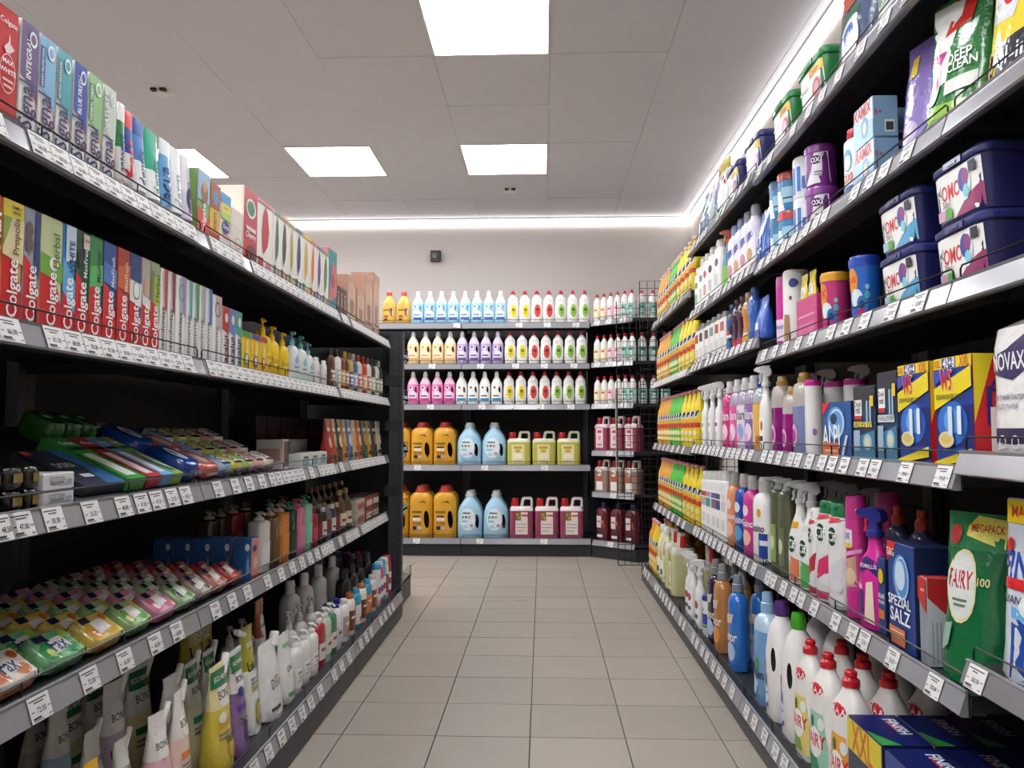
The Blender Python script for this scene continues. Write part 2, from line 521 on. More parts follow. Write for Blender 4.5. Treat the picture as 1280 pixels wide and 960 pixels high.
def jerrycan(name, w, d, h, liquid, top, ccol, ops, mat='gel'):
    K = Kind(name, 'jerrycan', w, d, h)
    hb = h * .78
    fl = -1 if NEAR[0] > 0 and name == 'cleaner_canister' else 1
    secs = [(0, w * .46, d * .46, 5), (h * .015, w * .495, d * .495, 6), (hb * .86, w * .495, d * .495, 6), (hb * .94, w * .48, d * .48, 5), (hb, w * .42, d * .42, 4)]
    K.part('body', MB().loft(secs, liquid, 20, [liquid, liquid, top, top]), mat)
    m = MB()
    x0, x1 = -w * .06, w * .46
    out = [(x0, hb - .002), (x0 + w * .07, h * .97), (x0 + w * .14, h), (x1 - w * .06, h), (x1, h * .95), (x1, hb * .9)]
    inn = [(x1 - w * .09, hb * .96), (x1 - w * .09, h * .92), (x1 - w * .12, h * .935), (x0 + w * .2, h * .935), (x0 + w * .16, h * .91), (x0 + w * .13, hb - .002)]
    t = d * .13
    n = len(out)
    vs = [(x, -t, z) for x, z in out] + [(x, -t, z) for x, z in inn[::-1]] + [(x, t, z) for x, z in out] + [(x, t, z) for x, z in inn[::-1]]
    fs = []
    for i in range(n - 1):
        fs += [(i, i + 1, n + i + 1, n + i)[::-1], (2 * n + i, 2 * n + i + 1, 3 * n + i + 1, 3 * n + i), (i, i + 1, 2 * n + i + 1, 2 * n + i), (n + i, n + i + 1, 3 * n + i + 1, 3 * n + i)[::-1]]
    m.add([(fl * x, y, z) for x, y, z in vs], fs, top)
    K.part('handle', m, mat)
    m = MB()
    cap_screw(m, hb - .004, h * .965, w * .15, ccol)
    for k in range(len(m.v)): m.v[k] = (m.v[k][0] - fl * w * .28, m.v[k][1], m.v[k][2])
    K.part('cap', m, 'plastic')
    if ops: K.part('label', Print(loft_surf(secs, w, d, h), dims(w, d, h), True).draw(ops), 'print')
    return K

def tube_pack(name, w, h, col, ccol, ops, bands=None):
    d = w * .85
    K = Kind(name, 'tube', w, d, h)
    zc = .13 * h
    secs = [(zc, w * .38, w * .36), (zc + .02 * h, w * .46, w * .4), (h * .5, w * .48, w * .27), (h * .8, w * .5, w * .12), (h * .94, w * .5, .004), (h, w * .5, .0025)]
    cols = None
    if bands: cols = [next((c for z, c in reversed(bands) if (a[0] + b[0]) / 2 / h >= z), col) for a, b in zip(secs, secs[1:])]
    K.part('body', MB().loft(secs, col, 18, cols), 'plastic')
    m = MB(); cap_screw(m, 0, zc, w * .36, ccol, 14)
    K.part('cap', m, 'plastic')
    if ops: K.part('label', Print(loft_surf(secs, w, d, h), dims(w, d, h), True).draw(ops), 'print')
    return K

def pouch(name, w, d, h, col, ops, bands=None, spout=None, mat='foil', cat='pouch', seed=1, top=1.0, lean=0.0):
    K = Kind(name, cat, w, d, h)
    rr = random.Random(seed)
    q = lambda a: a * (1 + rr.uniform(-.06, .06))
    L = lambda z: lean * z * z
    secs = [(0, w * .44, d * .5, 2.6, 0, 0), (h * .03, w * .49, d * .5, 2.6, 0, 0), (h * .2, q(w * .49), q(d * .44), 2.5, 0, L(.2)), (h * .4, q(w * .47), q(d * .38), 2.4, rr.uniform(-.004, .004), L(.4)),
            (h * .6, q(w * .47), q(d * .28), 2.3, rr.uniform(-.004, .004), L(.6)), (h * .78, q(w * .47) * top, q(d * .15), 2.2, 0, L(.78)), (h * .9, w * .48 * top, .005, 2.2, 0, L(.9)), (h, w * .48 * top, .002, 2.2, 0, L(1))]
    cols = None
    if bands: cols = [next((c for z, c in reversed(bands) if (a[0] + b[0]) / 2 / h >= z), col) for a, b in zip(secs, secs[1:])]
    K.part('film', MB().loft(secs, col, 22, cols, jit=.0016), mat)
    if spout:
        m = MB(); s = spout
        m.loft([(h * .9, w * .1, w * .1), (h * 1.0, w * .1, w * .1), (h * 1.08, w * .095, w * .095), (h * 1.09, w * .08, w * .08)], s[1], 12)
        a = s[2]
        for k in range(len(m.v)):
            x, y, z = m.v[k]; z -= h
            x, z = x * math.cos(a) + z * math.sin(a), -x * math.sin(a) + z * math.cos(a)
            m.v[k] = (x + s[0] * w, y + L(1), z + h * .97)
        K.part('spout_cap', m, 'plastic')
    if ops: K.part('print', Print(loft_surf(secs, w, d, h), dims(w, d, h), True).draw(ops), 'foil' if mat == 'foil' else 'print')
    return K

def tub(name, w, d, h, col, lid, ops, cat='tub'):
    K = Kind(name, cat, w, d, h)
    secs = [(0, w * .43, d * .43, 7), (h * .02, w * .44, d * .44, 7), (h * .84, w * .475, d * .475, 7), (h * .86, w * .475, d * .475, 7)]
    K.part('body', MB().loft(secs, col, 28), 'plastic')
    m = MB()
    m.loft([(h * .83, w * .49, d * .49, 7), (h * .85, w * .5, d * .5, 7), (h * .93, w * .5, d * .5, 7), (h * .95, w * .48, d * .48, 7), (h * .97, w * .46, d * .46, 7), (h, w * .44, d * .44, 7)], lid, 28)
    K.part('lid', m, 'plastic')
    m = MB().box(-w * .16, -d * .515, h * .84, w * .16, -d * .49, h * .94, lid)
    m.box(-w * .08, -d * .525, h * .86, w * .08, -d * .51, h * .9, lid)
    K.part('latch', m, 'plastic', False)
    K.part('label', Print(loft_surf(secs, w, d, h), dims(w, d, h), True).draw(ops), 'print')
    return K

def round_tub(name, w, h, col, lid, ops, lidh=.18, taper=.92, cat='tub', over=1.04, bands=None):
    K = Kind(name, cat, w, w, h)
    z = 1 - lidh
    secs = [(0, w * .47 * taper, w * .47 * taper), (h * .015, w * .48 * taper, w * .48 * taper), (h * z * .5, w * .48 * (1 + taper) / 2, w * .48 * (1 + taper) / 2), (h * z, w * .48, w * .48)]
    K.part('body', MB().loft(secs, col, 26), 'plastic')
    m = MB()
    r = w * .48 * over
    m.loft([(h * z - .002, r, r), (h * (z + lidh * .75), r, r), (h * (z + lidh * .8), r * .95, r * .95), (h, r * .92, r * .92), (h, r * .8, r * .8), (h * .99, r * .78, r * .78)], lid, 26)
    K.part('lid', m, 'plastic')
    K.part('label', Print(loft_surf(secs, w, w, h), dims(w, w, h), True).draw(ops), 'print')
    return K

def pack(name, w, d, h, col, ops, mat='foil', cat='pack', n=4, seed=1, crimp=None):
    """soft wrapped pack lying flat, print on top; crimped fins at both ends if asked"""
    K = Kind(name, cat, w, d, h)
    secs = [(0, w * .44, d * .44, n), (h * .2, w * .49, d * .49, n), (h * .7, w * .49, d * .49, n), (h * .92, w * .46, d * .46, n), (h, w * .42, d * .42, n)]
    K.part('wrapper', MB().loft(secs, col, 20, jit=.0008), mat)
    if crimp:
        m = MB()
        for s in (-1, 1):
            k = 8
            vs = [(s * w * (.47 if j == 0 else .56), -d * .42 + d * .84 * i / k, h * .5 + (.004 if i % 2 else -.004) * (j + .4)) for j in (0, 1) for i in range(k + 1)]
            m.add(vs, [(i, i + 1, k + 2 + i, k + 1 + i) for i in range(k)], crimp)
        K.part('crimped_end', m, mat)
    def surf(f, u, z, off):
        if f == 'f': return (u * w * .46, -d * .49 - off, z * h)
        return (u * w * .43, (z * 2 - 1) * d * .43, h + off)
    put_print(K, surf, dims(w, d, h), False, ops, 'print', mat, False)
    return K

# ------------------------------------------------------------------ placing products
ORD = ['first', 'second', 'third', 'fourth', 'fifth', 'sixth', 'seventh', 'eighth', 'ninth', 'tenth', 'eleventh', 'twelfth']
USED = {}
def place(K, loc, rz, label, group=None):
    e = bpy.data.objects.new(K.name, None)
    COL.objects.link(e)
    e.empty_display_size = .02
    e.location = loc; e.rotation_euler = (0, 0, rz)
    assert label not in USED, label
    assert 4 <= len(label.split()) <= 16, label
    USED[label] = 1
    tag(e, label, K.cat, group)
    for nm, me, mat, sub in K.parts:
        link(nm, me, mat, e)
    return e

def bounds(K):
    if not hasattr(K, 'bb'):
        lo = [9, 9, 9]; hi = [-9, -9, -9]
        for nm, me, mat, sub in K.parts:
            if nm in ('pump', 'spray_head', 'trigger'): continue
            co = np.empty(len(me.vertices) * 3, dtype=np.float32); me.vertices.foreach_get('co', co); co = co.reshape(-1, 3)
            lo = np.minimum(lo, co.min(0)); hi = np.maximum(hi, co.max(0))
        K.bb = (lo, hi)
    return K.bb
TAKEN = []
def foot(K, x, y, z, rz, turn=0.0):
    rz -= turn
    lo, hi = bounds(K)
    c, s = math.cos(rz), math.sin(rz)
    P = [(x + a * c - b * s, y + a * s + b * c) for a in (lo[0], hi[0]) for b in (lo[1], hi[1])]
    return (min(p[0] for p in P), min(p[1] for p in P), z + lo[2], max(p[0] for p in P), max(p[1] for p in P), z + hi[2])
def clash(f, e=.0015):
    for t in TAKEN:
        if f[0] < t[3] - e and f[3] > t[0] + e and f[1] < t[4] - e and f[4] > t[1] + e and f[2] < t[5] - e and f[5] > t[2] + e: return t
    return None
SKIP = []
class Shelf:
    """side: 'L' faces +x, 'R' faces -x; X = plane of the product fronts, Z = board top"""
    def __init__(self, side, X, Z, phrase, end=None, back=None):
        self.side, self.X, self.Z, self.ph, self.end, self.back = side, X, Z, phrase, end, back
    def put(self, p0, p1, mk, desc, n=1, deep=1, stack=1, rec=0.0, gap=.95, w=None, jit=1.5, group=None, dz=0.0, lean=0.0, dstep=1.03, turn=0.0, slope=0.0, rd=None, filed=0):
        """products between pixel columns p0..p1 on the front plane; mk(w) makes the kind"""
        NEAR[0] = -1 if self.side == 'L' else 1
        s = -1 if self.side == 'L' else 1
        X = self.X + s * rec
        ya, yb = y_at(p0, X, self.Z), y_at(p1, X, self.Z)
        lo, hi = min(ya, yb), max(ya, yb)
        pitch = (hi - lo) / n
        if rd:        # round thing seen between silhouettes p0..p1 (or diameter rd with left edge p0)
            an = lambda p: math.atan2(abs(p - 678), FPX)
            if rd == 1:
                de, fc = abs(an(p1) - an(p0)) / 2, (an(p0) + an(p1)) / 2
                R = abs(X) / (math.sin(fc) - math.sin(de)); rr = R * math.sin(de)
            else:
                rr = rd / 2; lo_, hi_ = .3, 9.0
                for _ in range(60):
                    R = (lo_ + hi_) / 2
                    if abs(X) + rr >= R or math.asin((abs(X) + rr) / R) - math.asin(rr / R) > an(p0): lo_ = R
                    else: hi_ = R
                fc = math.asin((abs(X) + rr) / R)
            lo = R * math.cos(fc) - rr; pitch = 2 * rr; w = 2 * rr
        K = mk(w or pitch * gap)
        soft = turn if K.parts[0][0] == 'body' or (K.parts[0][0] == 'film' and abs(turn) > .25) else 0.0
        if K.parts[0][0] == 'body' and K.cat in ('bottle', 'tub', 'can', 'spray can') and not turn and K.parts[-1][0] == 'label' and not any(q[0] == 'latch' for q in K.parts): turn = .16 * s; K = mk((w or pitch * gap) * .93)
        if slope:
            for k in range(n):
                for r in range(filed):     # packs leaning one behind the other
                    lab = desc + (', row ' + ['', 'two', 'three', 'four', 'five', 'six', 'seven', 'eight', 'nine', 'ten'][r] if r else '') + ', ' + self.ph
                    e = place(K, (self.X + s * (rec + K.h * math.sin(slope) + K.d / 2 * math.cos(slope) + r * (K.h / math.sin(slope) * dstep)), lo + pitch * (k + .5), self.Z + .0008 + K.d / 2 * math.sin(slope)), (PI / 2 if s < 0 else -PI / 2) + math.radians(random.uniform(-jit, jit)), lab, group)
                    e.rotation_euler.x = slope
                if filed: continue
                for r in range(deep):
                    u = rec / math.cos(slope) + K.d / 2 + r * K.d * dstep
                    lab = desc + (', ' + ORD[k] + ' from camera' if n > 1 else '') + (', row ' + ['', 'two', 'three'][r] if r else '') + ', ' + self.ph
                    e = place(K, (self.X + s * u * math.cos(slope), lo + pitch * (k + .5), self.Z + .0065 + u * math.sin(slope)), (PI / 2 if s < 0 else -PI / 2) + turn, lab, group)
                    e.rotation_euler.x = slope
            return K
        for k in range(n):
            yc = lo + pitch * (k + .5)
            if self.end: yc = min(yc, self.end - K.w / 2 - .004)
            for r in range(deep):
                rz = (PI / 2 if s < 0 else -PI / 2) + math.radians(random.uniform(-jit, jit)) + turn
                x = X + s * (K.d / 2 + r * K.d * dstep * (1 + .4 * abs(turn)) + (.007 if soft else 0))
                for t in range(stack):
                    z = self.Z + dz + t * (float(bounds(K)[1][2]) + .0004) + .0006
                    f = foot(K, x, yc, z, rz, soft)
                    if t == 0:
                        over = (f[3] - self.X) if s < 0 else (self.X - f[0])
                        if over > 0: x += s * over
                        y0 = yc
                        for tries in range(70):
                            ok = False
                            for dy in (0, .003, -.003, .006, -.006, .01, -.01, .015, -.015, .021, -.021):
                                if self.end and y0 + dy > self.end - K.w / 2: continue
                                f = foot(K, x, y0 + dy, z, rz, soft)
                                if not clash(f): ok = True; yc = y0 + dy; break
                            if ok: break
                            x += s * .004
                        else: SKIP.append(desc)
                    f = foot(K, x, yc, z, rz, soft)
                    if clash(f) or (self.back and (f[0] < self.back if s < 0 else f[3] > self.back)):
                        SKIP.append((desc, round(x, 3), round(yc, 3))); break
                    TAKEN.append(f)
                    lab = desc
                    if stack > 1: lab = (['lower', 'upper'] if stack == 2 else ['lowest', 'middle', 'topmost'])[t] + ' ' + lab
                    if n > 1: lab += ', ' + ORD[k] + ' from camera'
                    if r: lab += ', row ' + ['', 'two', 'three', 'four', 'five', 'six'][r]
                    lab += ', ' + self.ph
                    g = group or ('%s, %s' % (K.name.replace('_', ' ') + 's', self.ph) if n * deep * stack > 1 else None)
                    place(K, (x, yc, z), rz, lab, g)
        return K
class BackShelf:
    """front faces the camera (-y) or a diagonal; org + direction give the front line"""
    def __init__(self, Y, Z, phrase): self.Y, self.Z, self.ph = Y, Z, phrase
    def put(self, p0, p1, mk, desc, n=1, deep=1, rec=0.0, gap=.96, w=None, jit=2, group=None):
        Y = self.Y + rec
        lo, hi = x_at(p0, Y, self.Z), x_at(p1, Y, self.Z)
        pitch = (hi - lo) / n
        K = mk(w or pitch * gap)
        for k in range(n):
            for r in range(deep):
                x, y = lo + pitch * (k + .5), Y + K.d / 2 + r * K.d * 1.04
                lab = desc + (', ' + ORD[k] + ' from left' if n > 1 else '') + (', row ' + ['', 'two', 'three'][r] if r else '') + ', ' + self.ph
                place(K, (x, y, self.Z + .0006), math.radians(random.uniform(-jit, jit)), lab, group or ('%ss, %s' % (K.name.replace('_', ' '), self.ph) if n * deep > 1 else None))
# ------------------------------------------------------------------ room shell
XL, XR, YB, YF = -5.2, 1.33, 7.02, -2.6
def slab(name, x0, y0, z0, x1, y1, z1, mat, parent=None):
    return link(name, MB().box(x0, y0, z0, x1, y1, z1).mesh(name, False), mat, parent)
struct(slab('wall_back', XL - .1, YB, 0, XR + .1, YB + .1, CEIL + .1, 'wall'))
struct(slab('wall_right', XR, YF, 0, XR + .1, YB, CEIL + .1, 'wall'))
struct(slab('wall_left', XL - .1, YF, 0, XL, YB, CEIL + .1, 'wall'))
struct(slab('wall_rear', XL - .1, YF - .1, 0, XR + .1, YF, CEIL + .1, 'wall'))
floor = struct(slab('floor', XL, YF, -.06, XR, YB, -.009, 'grout'))
TX, TY, T = -.041, 2.539, .2985
tile_me = MB().prism([(-T / 2 + .0018, -T / 2 + .0018), (T / 2 - .0018, -T / 2 + .0018), (T / 2 - .0018, T / 2 - .0018), (-T / 2 + .0018, T / 2 - .0018)], -.012, 0, '#aaa', 'z').mesh('floor_tile', False)
for i in range(-4, 4):
    for j in range(-6, 15):
        o = link('floor_tile', tile_me, 'tile', floor, (TX + T * (i + .5), TY + T * (j + .5), random.uniform(-.0006, 0)))
rest = MB()
for i in range(-17, 5):
    for j in range(-17, 15):
        if -4 <= i < 4 and -6 <= j < 15: continue
        x, y = TX + T * i, TY + T * j
        if x < XL or x + T > XR or y < YF or y + T > YB: continue
        rest.box(x + .0018, y + .0018, -.012, x + T - .0018, y + T - .0018, 0)
o = link('far_floor_tiles', rest.mesh('far_floor_tiles', False), 'tile', floor)
o['kind'] = 'stuff'

for x0, x1, y in ((-.36, -.23, 4.52), (-.19, -.08, 4.535)):     # hairline scuffs on the tiles
    link('scuff_mark', MB().prism([(x0, y), ((x0 + x1) / 2, y + .002), (x1, y - .001), (x1 - .01, y - .004), ((x0 + x1) / 2, y - .002)], 0, .0003, '#5a5046', 'z').mesh('scuff_mark', False), 'grout', floor)
ceil = struct(slab('ceiling', XL, YF, CEIL + .012, XR, YB, CEIL + .1, 'ceiling'))
PX, PY = .6, .625
CX0, CY0 = -.556, 5.165
lamps = {(0, 0), (-2, 0), (-4, 0), (0, -3), (0, -6), (-2, -6), (-4, -4), (-6, -1), (0, -9), (-2, -10), (-5, -8), (-5, -3), (-2, -8)}
ct_me = MB().box(.0007, .0007, 0, PX - .0007, PY - .0007, .012).mesh('ceiling_tile', False)
for i in range(-8, 4):
    for j in range(-13, 4):
        x, y = CX0 + PX * i, CY0 + PY * j
        if (i, j) in lamps: continue
        if x >= XR or y >= YB or x + PX <= XL or y + PY <= YF: continue
        if x + PX <= XR and y + PY <= YB and x >= XL and y >= YF:
            link('ceiling_tile', ct_me, 'ceiling', ceil, (x, y, CEIL + random.choice((0, 0, .001, .002))))
        else:
            link('ceiling_tile', MB().box(max(x, XL) + .0015, max(y, YF) + .0015, 0, min(x + PX, XR) - .0015, min(y + PY, YB) - .0015, .012).mesh('ceiling_tile_cut', False), 'ceiling', ceil, (0, 0, CEIL))
lamp_names = {(0, 0): 'square ceiling light panel ahead, right one of the far pair', (-2, 0): 'square ceiling light panel ahead, left one of the far pair', (-4, 0): 'ceiling light panel half hidden behind toothpaste tubes',
              (0, -3): 'large square ceiling light panel nearest the camera', (0, -6): 'ceiling light panel above the camera', (-2, -6): 'ceiling light panel over the left gondola', (-4, -4): 'ceiling light panel left beyond the left gondola',
              (-6, -1): 'ceiling light panel far left of the hall', (0, -9): 'ceiling light panel right behind the camera', (-2, -10): 'ceiling light panel behind camera towards left', (-5, -8): 'ceiling light panel in rear left corner', (-5, -3): 'unseen ceiling light panel added over the next aisle', (-2, -8): 'unseen ceiling light panel added left behind the camera'}  # last two panels are unseen, added to brighten the right shelf fronts
for (i, j), lb in lamp_names.items():
    e = link('ceiling_light', None, None, None, (CX0 + PX * (i + .5), CY0 + PY * (j + .5), CEIL))
    tag(e, lb, 'ceiling light', 'square light panels in the ceiling')
    x, y, b = PX / 2 - .001, PY / 2 - .001, .012
    m = MB()
    m.box(-x, -y, -.003, x, -y + b, .012); m.box(-x, y - b, -.003, x, y, .012); m.box(-x, -y + b, -.003, -x + b, y - b, .012); m.box(x - b, -y + b, -.003, x, y - b, .012)
    link('frame', m.mesh('lamp_frame', False), 'white', e)
    link('diffuser', MB().box(-x + b, -y + b, .001, x - b, y - b, .01).mesh('lamp_diffuser', False), 'lamp', e)
def strip(x0, y0, x1, y1, lb):
    e = link('strip_light', None, None, None, ((x0 + x1) / 2, (y0 + y1) / 2, CEIL - .07))
    tag(e, lb, 'strip light')
    dx, dy = (x1 - x0) / 2, (y1 - y0) / 2
    link('diffuser', MB().box(-dx, -dy, .004, dx, dy, .058).mesh('strip_diffuser', False), 'strip', e)
    link('housing', MB().box(-dx, -dy, .058, dx, dy, .07).mesh('strip_housing', False), 'white', e)
strip(XL + .02, YB - .03, XR - .04, YB - .001, 'long white light strip along top of back wall')
strip(XR - .03, YF + .02, XR - .001, YB - .035, 'long white light strip along top of right wall')

def detector(px, py, lb):
    a = (py - 480); d = Vector((cp * (px - 640) - sp * (ct * FPX + st * a), sp * (px - 640) + cp * (ct * FPX + st * a), st * FPX - ct * a))
    p = d * ((CEIL - CAM_H) / d.z)
    e = link('smoke_detector', None, None, None, (p.x, p.y, CEIL))
    tag(e, lb, 'smoke detector')
    link('rim', MB().loft([(-.008, .062, .062), (-.001, .066, .066), (0, .066, .066)], '#fff', 22).mesh('detector_rim'), 'white', e)
    link('dome', MB().loft([(-.032, .026, .026), (-.026, .04, .04), (-.008, .048, .048)], '#fff', 22).mesh('detector_dome'), 'white', e)
    m = MB()
    for s in (-1, 1): m.box(s * .026 - .016, -.058, -.022, s * .026 + .016, -.03, -.008)
    link('vent_slot', m.mesh('detector_slots', False), 'black', e)
detector(203, 113, 'round white smoke detector on ceiling at upper left')
detector(638, 236.5, 'round white smoke detector behind the far light panels')
x = x_at(544.5, YB - .03, 2.4)
e = link('wall_speaker', None, None, None, (x, YB, 2.535))
tag(e, 'small black square box mounted on the back wall', 'speaker')
link('housing', MB().loft([(-.046, .046, .03, 12), (.046, .046, .03, 12)], '#111', 24).mesh('speaker_housing'), 'black', e, (0, -.031, 0))
m = MB()
for r, t in ((.024, .066), (.014, .069)): m.prism([(r * math.cos(2 * PI * i / 20), r * math.sin(2 * PI * i / 20)) for i in range(20)], -t, -.055, '#2b2b2d')
link('lens', m.mesh('speaker_lens', False), 'plastic', e)

# ------------------------------------------------------------------ shelving
PRICES = ['72.00', '66.00', '47.00', '30.50', '20.50', '40.00', '68.00', '48.50', '50.00', '62.00', '81.50', '94.00', '322.00', '194.00', '178.00', '505.50']
def tag_mesh(price, seed, w=.052, h=.04):
    r = random.Random(seed)
    P = Print(lambda f, x, z, off: (x * w / 2, -.0006 - off * .35, (z - .5) * h), {'f': (w, h)}, False)
    ops = [('r', -.9, .82, -.9 + r.uniform(1.2, 1.7), .87, '#3c3c3c'), ('r', -.5, .71, -.5 + r.uniform(.6, 1.0), .76, '#3c3c3c'), ('t', price, .08, .42, .42, '#222', 0, 1.25),
           ('r', -.9, .4, -.62, .44, '#555'), ('r', .66, .42, .92, .46, '#555'), ('r', -.85, .12, -.1, .2, '#333'), ('r', -.85, .06, .1, .09, '#666'), ('r', .6, .1, .9, .14, '#666')]
    m = P.draw(ops)
    m.box(-w / 2, -.0007, -h / 2, w / 2, 0, h / 2, '#dedddb')
    return m.mesh('price_tag', False)
TAGS = [tag_mesh(p, i) for i, p in enumerate(PRICES)]
RAILS = {}
def shelf_unit(org, rz, L, zt, zb, depth, tags, label, phr_group, bright=False, guard=True, board=True, gz=.022):
    """local frame: x along, y inward, z up from the floor; front lip at y = 0"""
    e = link('shelf', None, None, None, (org[0], org[1], zt - .008))
    e.rotation_euler = (0, 0, rz)
    tag(e, label, 'shelf', phr_group)
    b = -(zt - .008); zt += b; zb += b
    if board:
        m = MB().box(.002, .014, -.004, L - .002, depth, 0)
        m.box(.002, .012, zb, L - .002, .016, zt - .004)
        m.box(.004, .1, -.026, L - .004, .104, -.004)
        for x in (.004, L - .007): m.box(x, .02, -.03, x + .003, depth, -.004)
        link('board', m.mesh('shelf_board', False), 'steel', e)
    t = .01
    prof2 = [(0.0, zb), (-.004, zb + .003), (-.0035 + t * .08, zb + .007), (t - .002, zt - .006), (t - .004, zt - .001), (t, zt), (t + .003, zt), (t + .003, zb)]
    rail = link('price_rail', MB().prism(prof2, .003, L - .003, '#999', 'x').mesh('price_rail', False), 'bright' if bright else 'rail', e)
    ang = math.atan2(t - .002 + .0035 - t * .08, zt - zb - .013)
    for x in tags:
        x, k = x if isinstance(x, tuple) else (x, random.randrange(len(TAGS) - 4))
        g = link('price_tag', TAGS[k], 'paper', rail, (x, -.0005 + (t - .0055) / 2 - .0015, (zt + zb) / 2))
        g.rotation_euler = (-ang, 0, 0)
    if guard:
        m = MB(); r = .0018; z1 = zt + gz; y = t + .006
        m.tube([(.012, y, -.004), (.012, y, z1 - .006), (.018, y, z1), (L - .018, y, z1), (L - .012, y, z1 - .006), (L - .012, y, -.004)], r, '#111', 5)
        k = max(2, int(L / .3))
        for i in range(1, k): m.tube([(L * i / k, y, -.004), (L * i / k, y, z1)], r, '#111', 4)
        link('wire_guard', m.mesh('wire_guard', False), 'wire', e)
    return e
def bay(org, rz, L, H, depth, kick, label, base_depth, panels=5, base_h=.075):
    """frame of one gondola bay: uprights, back panels, base deck, kick plate; front of base at y = 0"""
    e = link('gondola_bay', None, None, None, (org[0], org[1], 0))
    e.rotation_euler = (0, 0, rz)
    tag(e, label, 'shelving', 'shelving bays')
    ph = (H - .1) / panels
    me = MB().box(.004, 0, .002, L - .004, .014, ph - .002).mesh('back_panel', False)
    for k in range(panels): link('back_panel', me, 'panel', e, (0, base_depth - .02, .1 + ph * k))
    link('light_block_sheet', MB().box(.002, .0145, .02, L - .002, .018, H - .002).mesh('light_block_sheet', False), 'panel', e, (0, base_depth - .02, 0))  # unseen sheet added to stop light leaking through the panel gaps
    up = MB().box(-.015, 0, 0, .015, .03, H)
    up = up.mesh('upright', False)
    for x in (0.016, L - .016): link('upright', up, 'post', e, (x, base_depth - .055, 0))
    link('kick_plate', MB().box(.002, .006, .004, L - .002, .012, base_h - .003).mesh('kick_plate', False), kick, e)
    link('base_deck', MB().box(.002, .013, base_h - .03, L - .002, base_depth - .06, base_h - .004).mesh('base_deck', False), 'steel', e)
    return e
def spread(L, step, a=.03, jit=.012, drop=0.0):
    n = int((L - 2 * a) / step); out = []
    for i in range(n):
        if random.random() < drop: continue
        out.append(a + step * (i + .5) + random.uniform(-jit, jit))
    return out

# left gondola ---------------------------------------------------------------
LX, LB = -.80, -.722
LBAYS = [(.62, 1.84, 'nearest bay'), (1.84, 3.09, 'middle bay'), (3.09, 4.10, 'far bay')]
LLEV = [('left top shelf', 1.437, 1.392, .43), ('left second shelf', 1.134, 1.091, .43), ('left third shelf', .838, .795, .43), ('left fourth shelf', .545, .498, .43)]
def px_tags(pxs, X, Z, y0, y1):
    out = []
    for p in pxs:
        p, k = p if isinstance(p, tuple) else (p, random.randrange(len(TAGS) - 4))
        y = y_at(p, X, Z) - y0
        if .03 < y < y1 - y0 - .03: out.append((y, k))
    return out
L3T = [6, (28, 2), (68, 3), (115, 4), (155, 5), 178, 197, 216, 233, 252, 273, 295, 312, 328, 341]
L4T = [(50, 0), (113, 0), (157, 1), (195, 1), (222, 1), 248, 270, 291, 310, 335, 352, 366, 378, 388, 397]
for y0, y1, nm in LBAYS:
    bay((LB, y0), PI / 2, y1 - y0, 1.49, 0, 'base', 'black steel bay of the left gondola, ' + nm, 1.29 + LB, base_h=.088)
    L = y1 - y0
    for ph, zt, zb, dp in LLEV:
        if 'top' in ph or 'second' in ph: tg = spread(L, .0545, .012, .0005, .03)
        else:
            src = L3T if 'third' in ph else L4T
            tg = px_tags(src, LX, (zt + zb) / 2, y0, y1)
            cut = y_at(345 if 'third' in ph else 400, LX, zt) - y0
            tg += [x for x in spread(L, .056, .012, .002, .12) if x > cut]
        shelf_unit((LX, y0), PI / 2, L, zt, zb, dp, tg, 'dark shelf with grey price rail, %s, %s' % (ph, nm), 'left gondola shelves')
    shelf_unit((LB, y0), PI / 2, L, .137, .09, .5, spread(L, .095, .03, .012, .1), 'dark base shelf with price rail, left bottom shelf, %s' % nm, 'left gondola shelves', gz=.03)

# slotted end post and end-cap unit of the left gondola
e = link('slotted_post', None, None, None, (-.77, 4.14, 0))
tag(e, 'dark slotted steel post at the far end of left gondola', 'post')
m = MB().box(-.036, -.02, 0, .034, .03, 1.487)
link('post', m.mesh('end_post', False), 'post', e)
m = MB()
for k in range(46):
    m.box(.014, -.0215, .12 + k * .0295, .021, -.0195, .135 + k * .0295); m.box(.0335, -.005, .12 + k * .0295, .0352, .004, .135 + k * .0295)
link('slots', m.mesh('post_slots', False), 'black', e)
for z in (.62, .96, 1.2): link('cross_brace', MB().box(-.06, -.022, z, .03, -.02, z + .055).mesh('cross_brace', False), 'steel', e)
e = link('end_cap_unit', None, None, None, (-.77, 4.2, 0))
tag(e, 'end display unit behind the left gondola, seen edge on', 'shelving')
link('base_deck', MB().box(-.55, 0, .004, -.005, .46, .12).mesh('endcap_base', False), 'base', e)
link('back_panel', MB().box(-.55, -.03, .1, -.02, -.015, 1.48).mesh('endcap_panel', False), 'panel', e)
for z, d in ((.12, .45), (.52, .3), (.84, .3), (1.13, .3), (1.36, .3)):
    m = MB().box(-.55, 0, z, 0, d, z + .012)
    m.add([(0.0, 0, z), (0, d, z), (0, d, z + .03), (0, 0, z + .03), (-.004, 0, z), (-.004, d, z), (-.004, d, z + .03), (-.004, 0, z + .03)], [(0, 1, 2, 3), (7, 6, 5, 4), (0, 3, 7, 4), (1, 5, 6, 2)], '#999')
    if z > .2: m.prism([(0, z - .09), (0, z), (d * .8, z)], -.003, 0, '#999', 'x')
    s_ = link('shelf', m.mesh('endcap_shelf', False), 'rail', e)
    g = MB(); g.tube([(-.003, .05, z + .03), (-.003, .05, z + .06), (-.003, d - .01, z + .06), (-.003, d - .01, z + .03)], .002, '#111', 4)
    g.tube([(-.003, .05, z + .045), (-.003, d - .01, z + .045)], .0015, '#111', 4)
    link('wire_guard', g.mesh('endcap_guard', False), 'wire', s_)

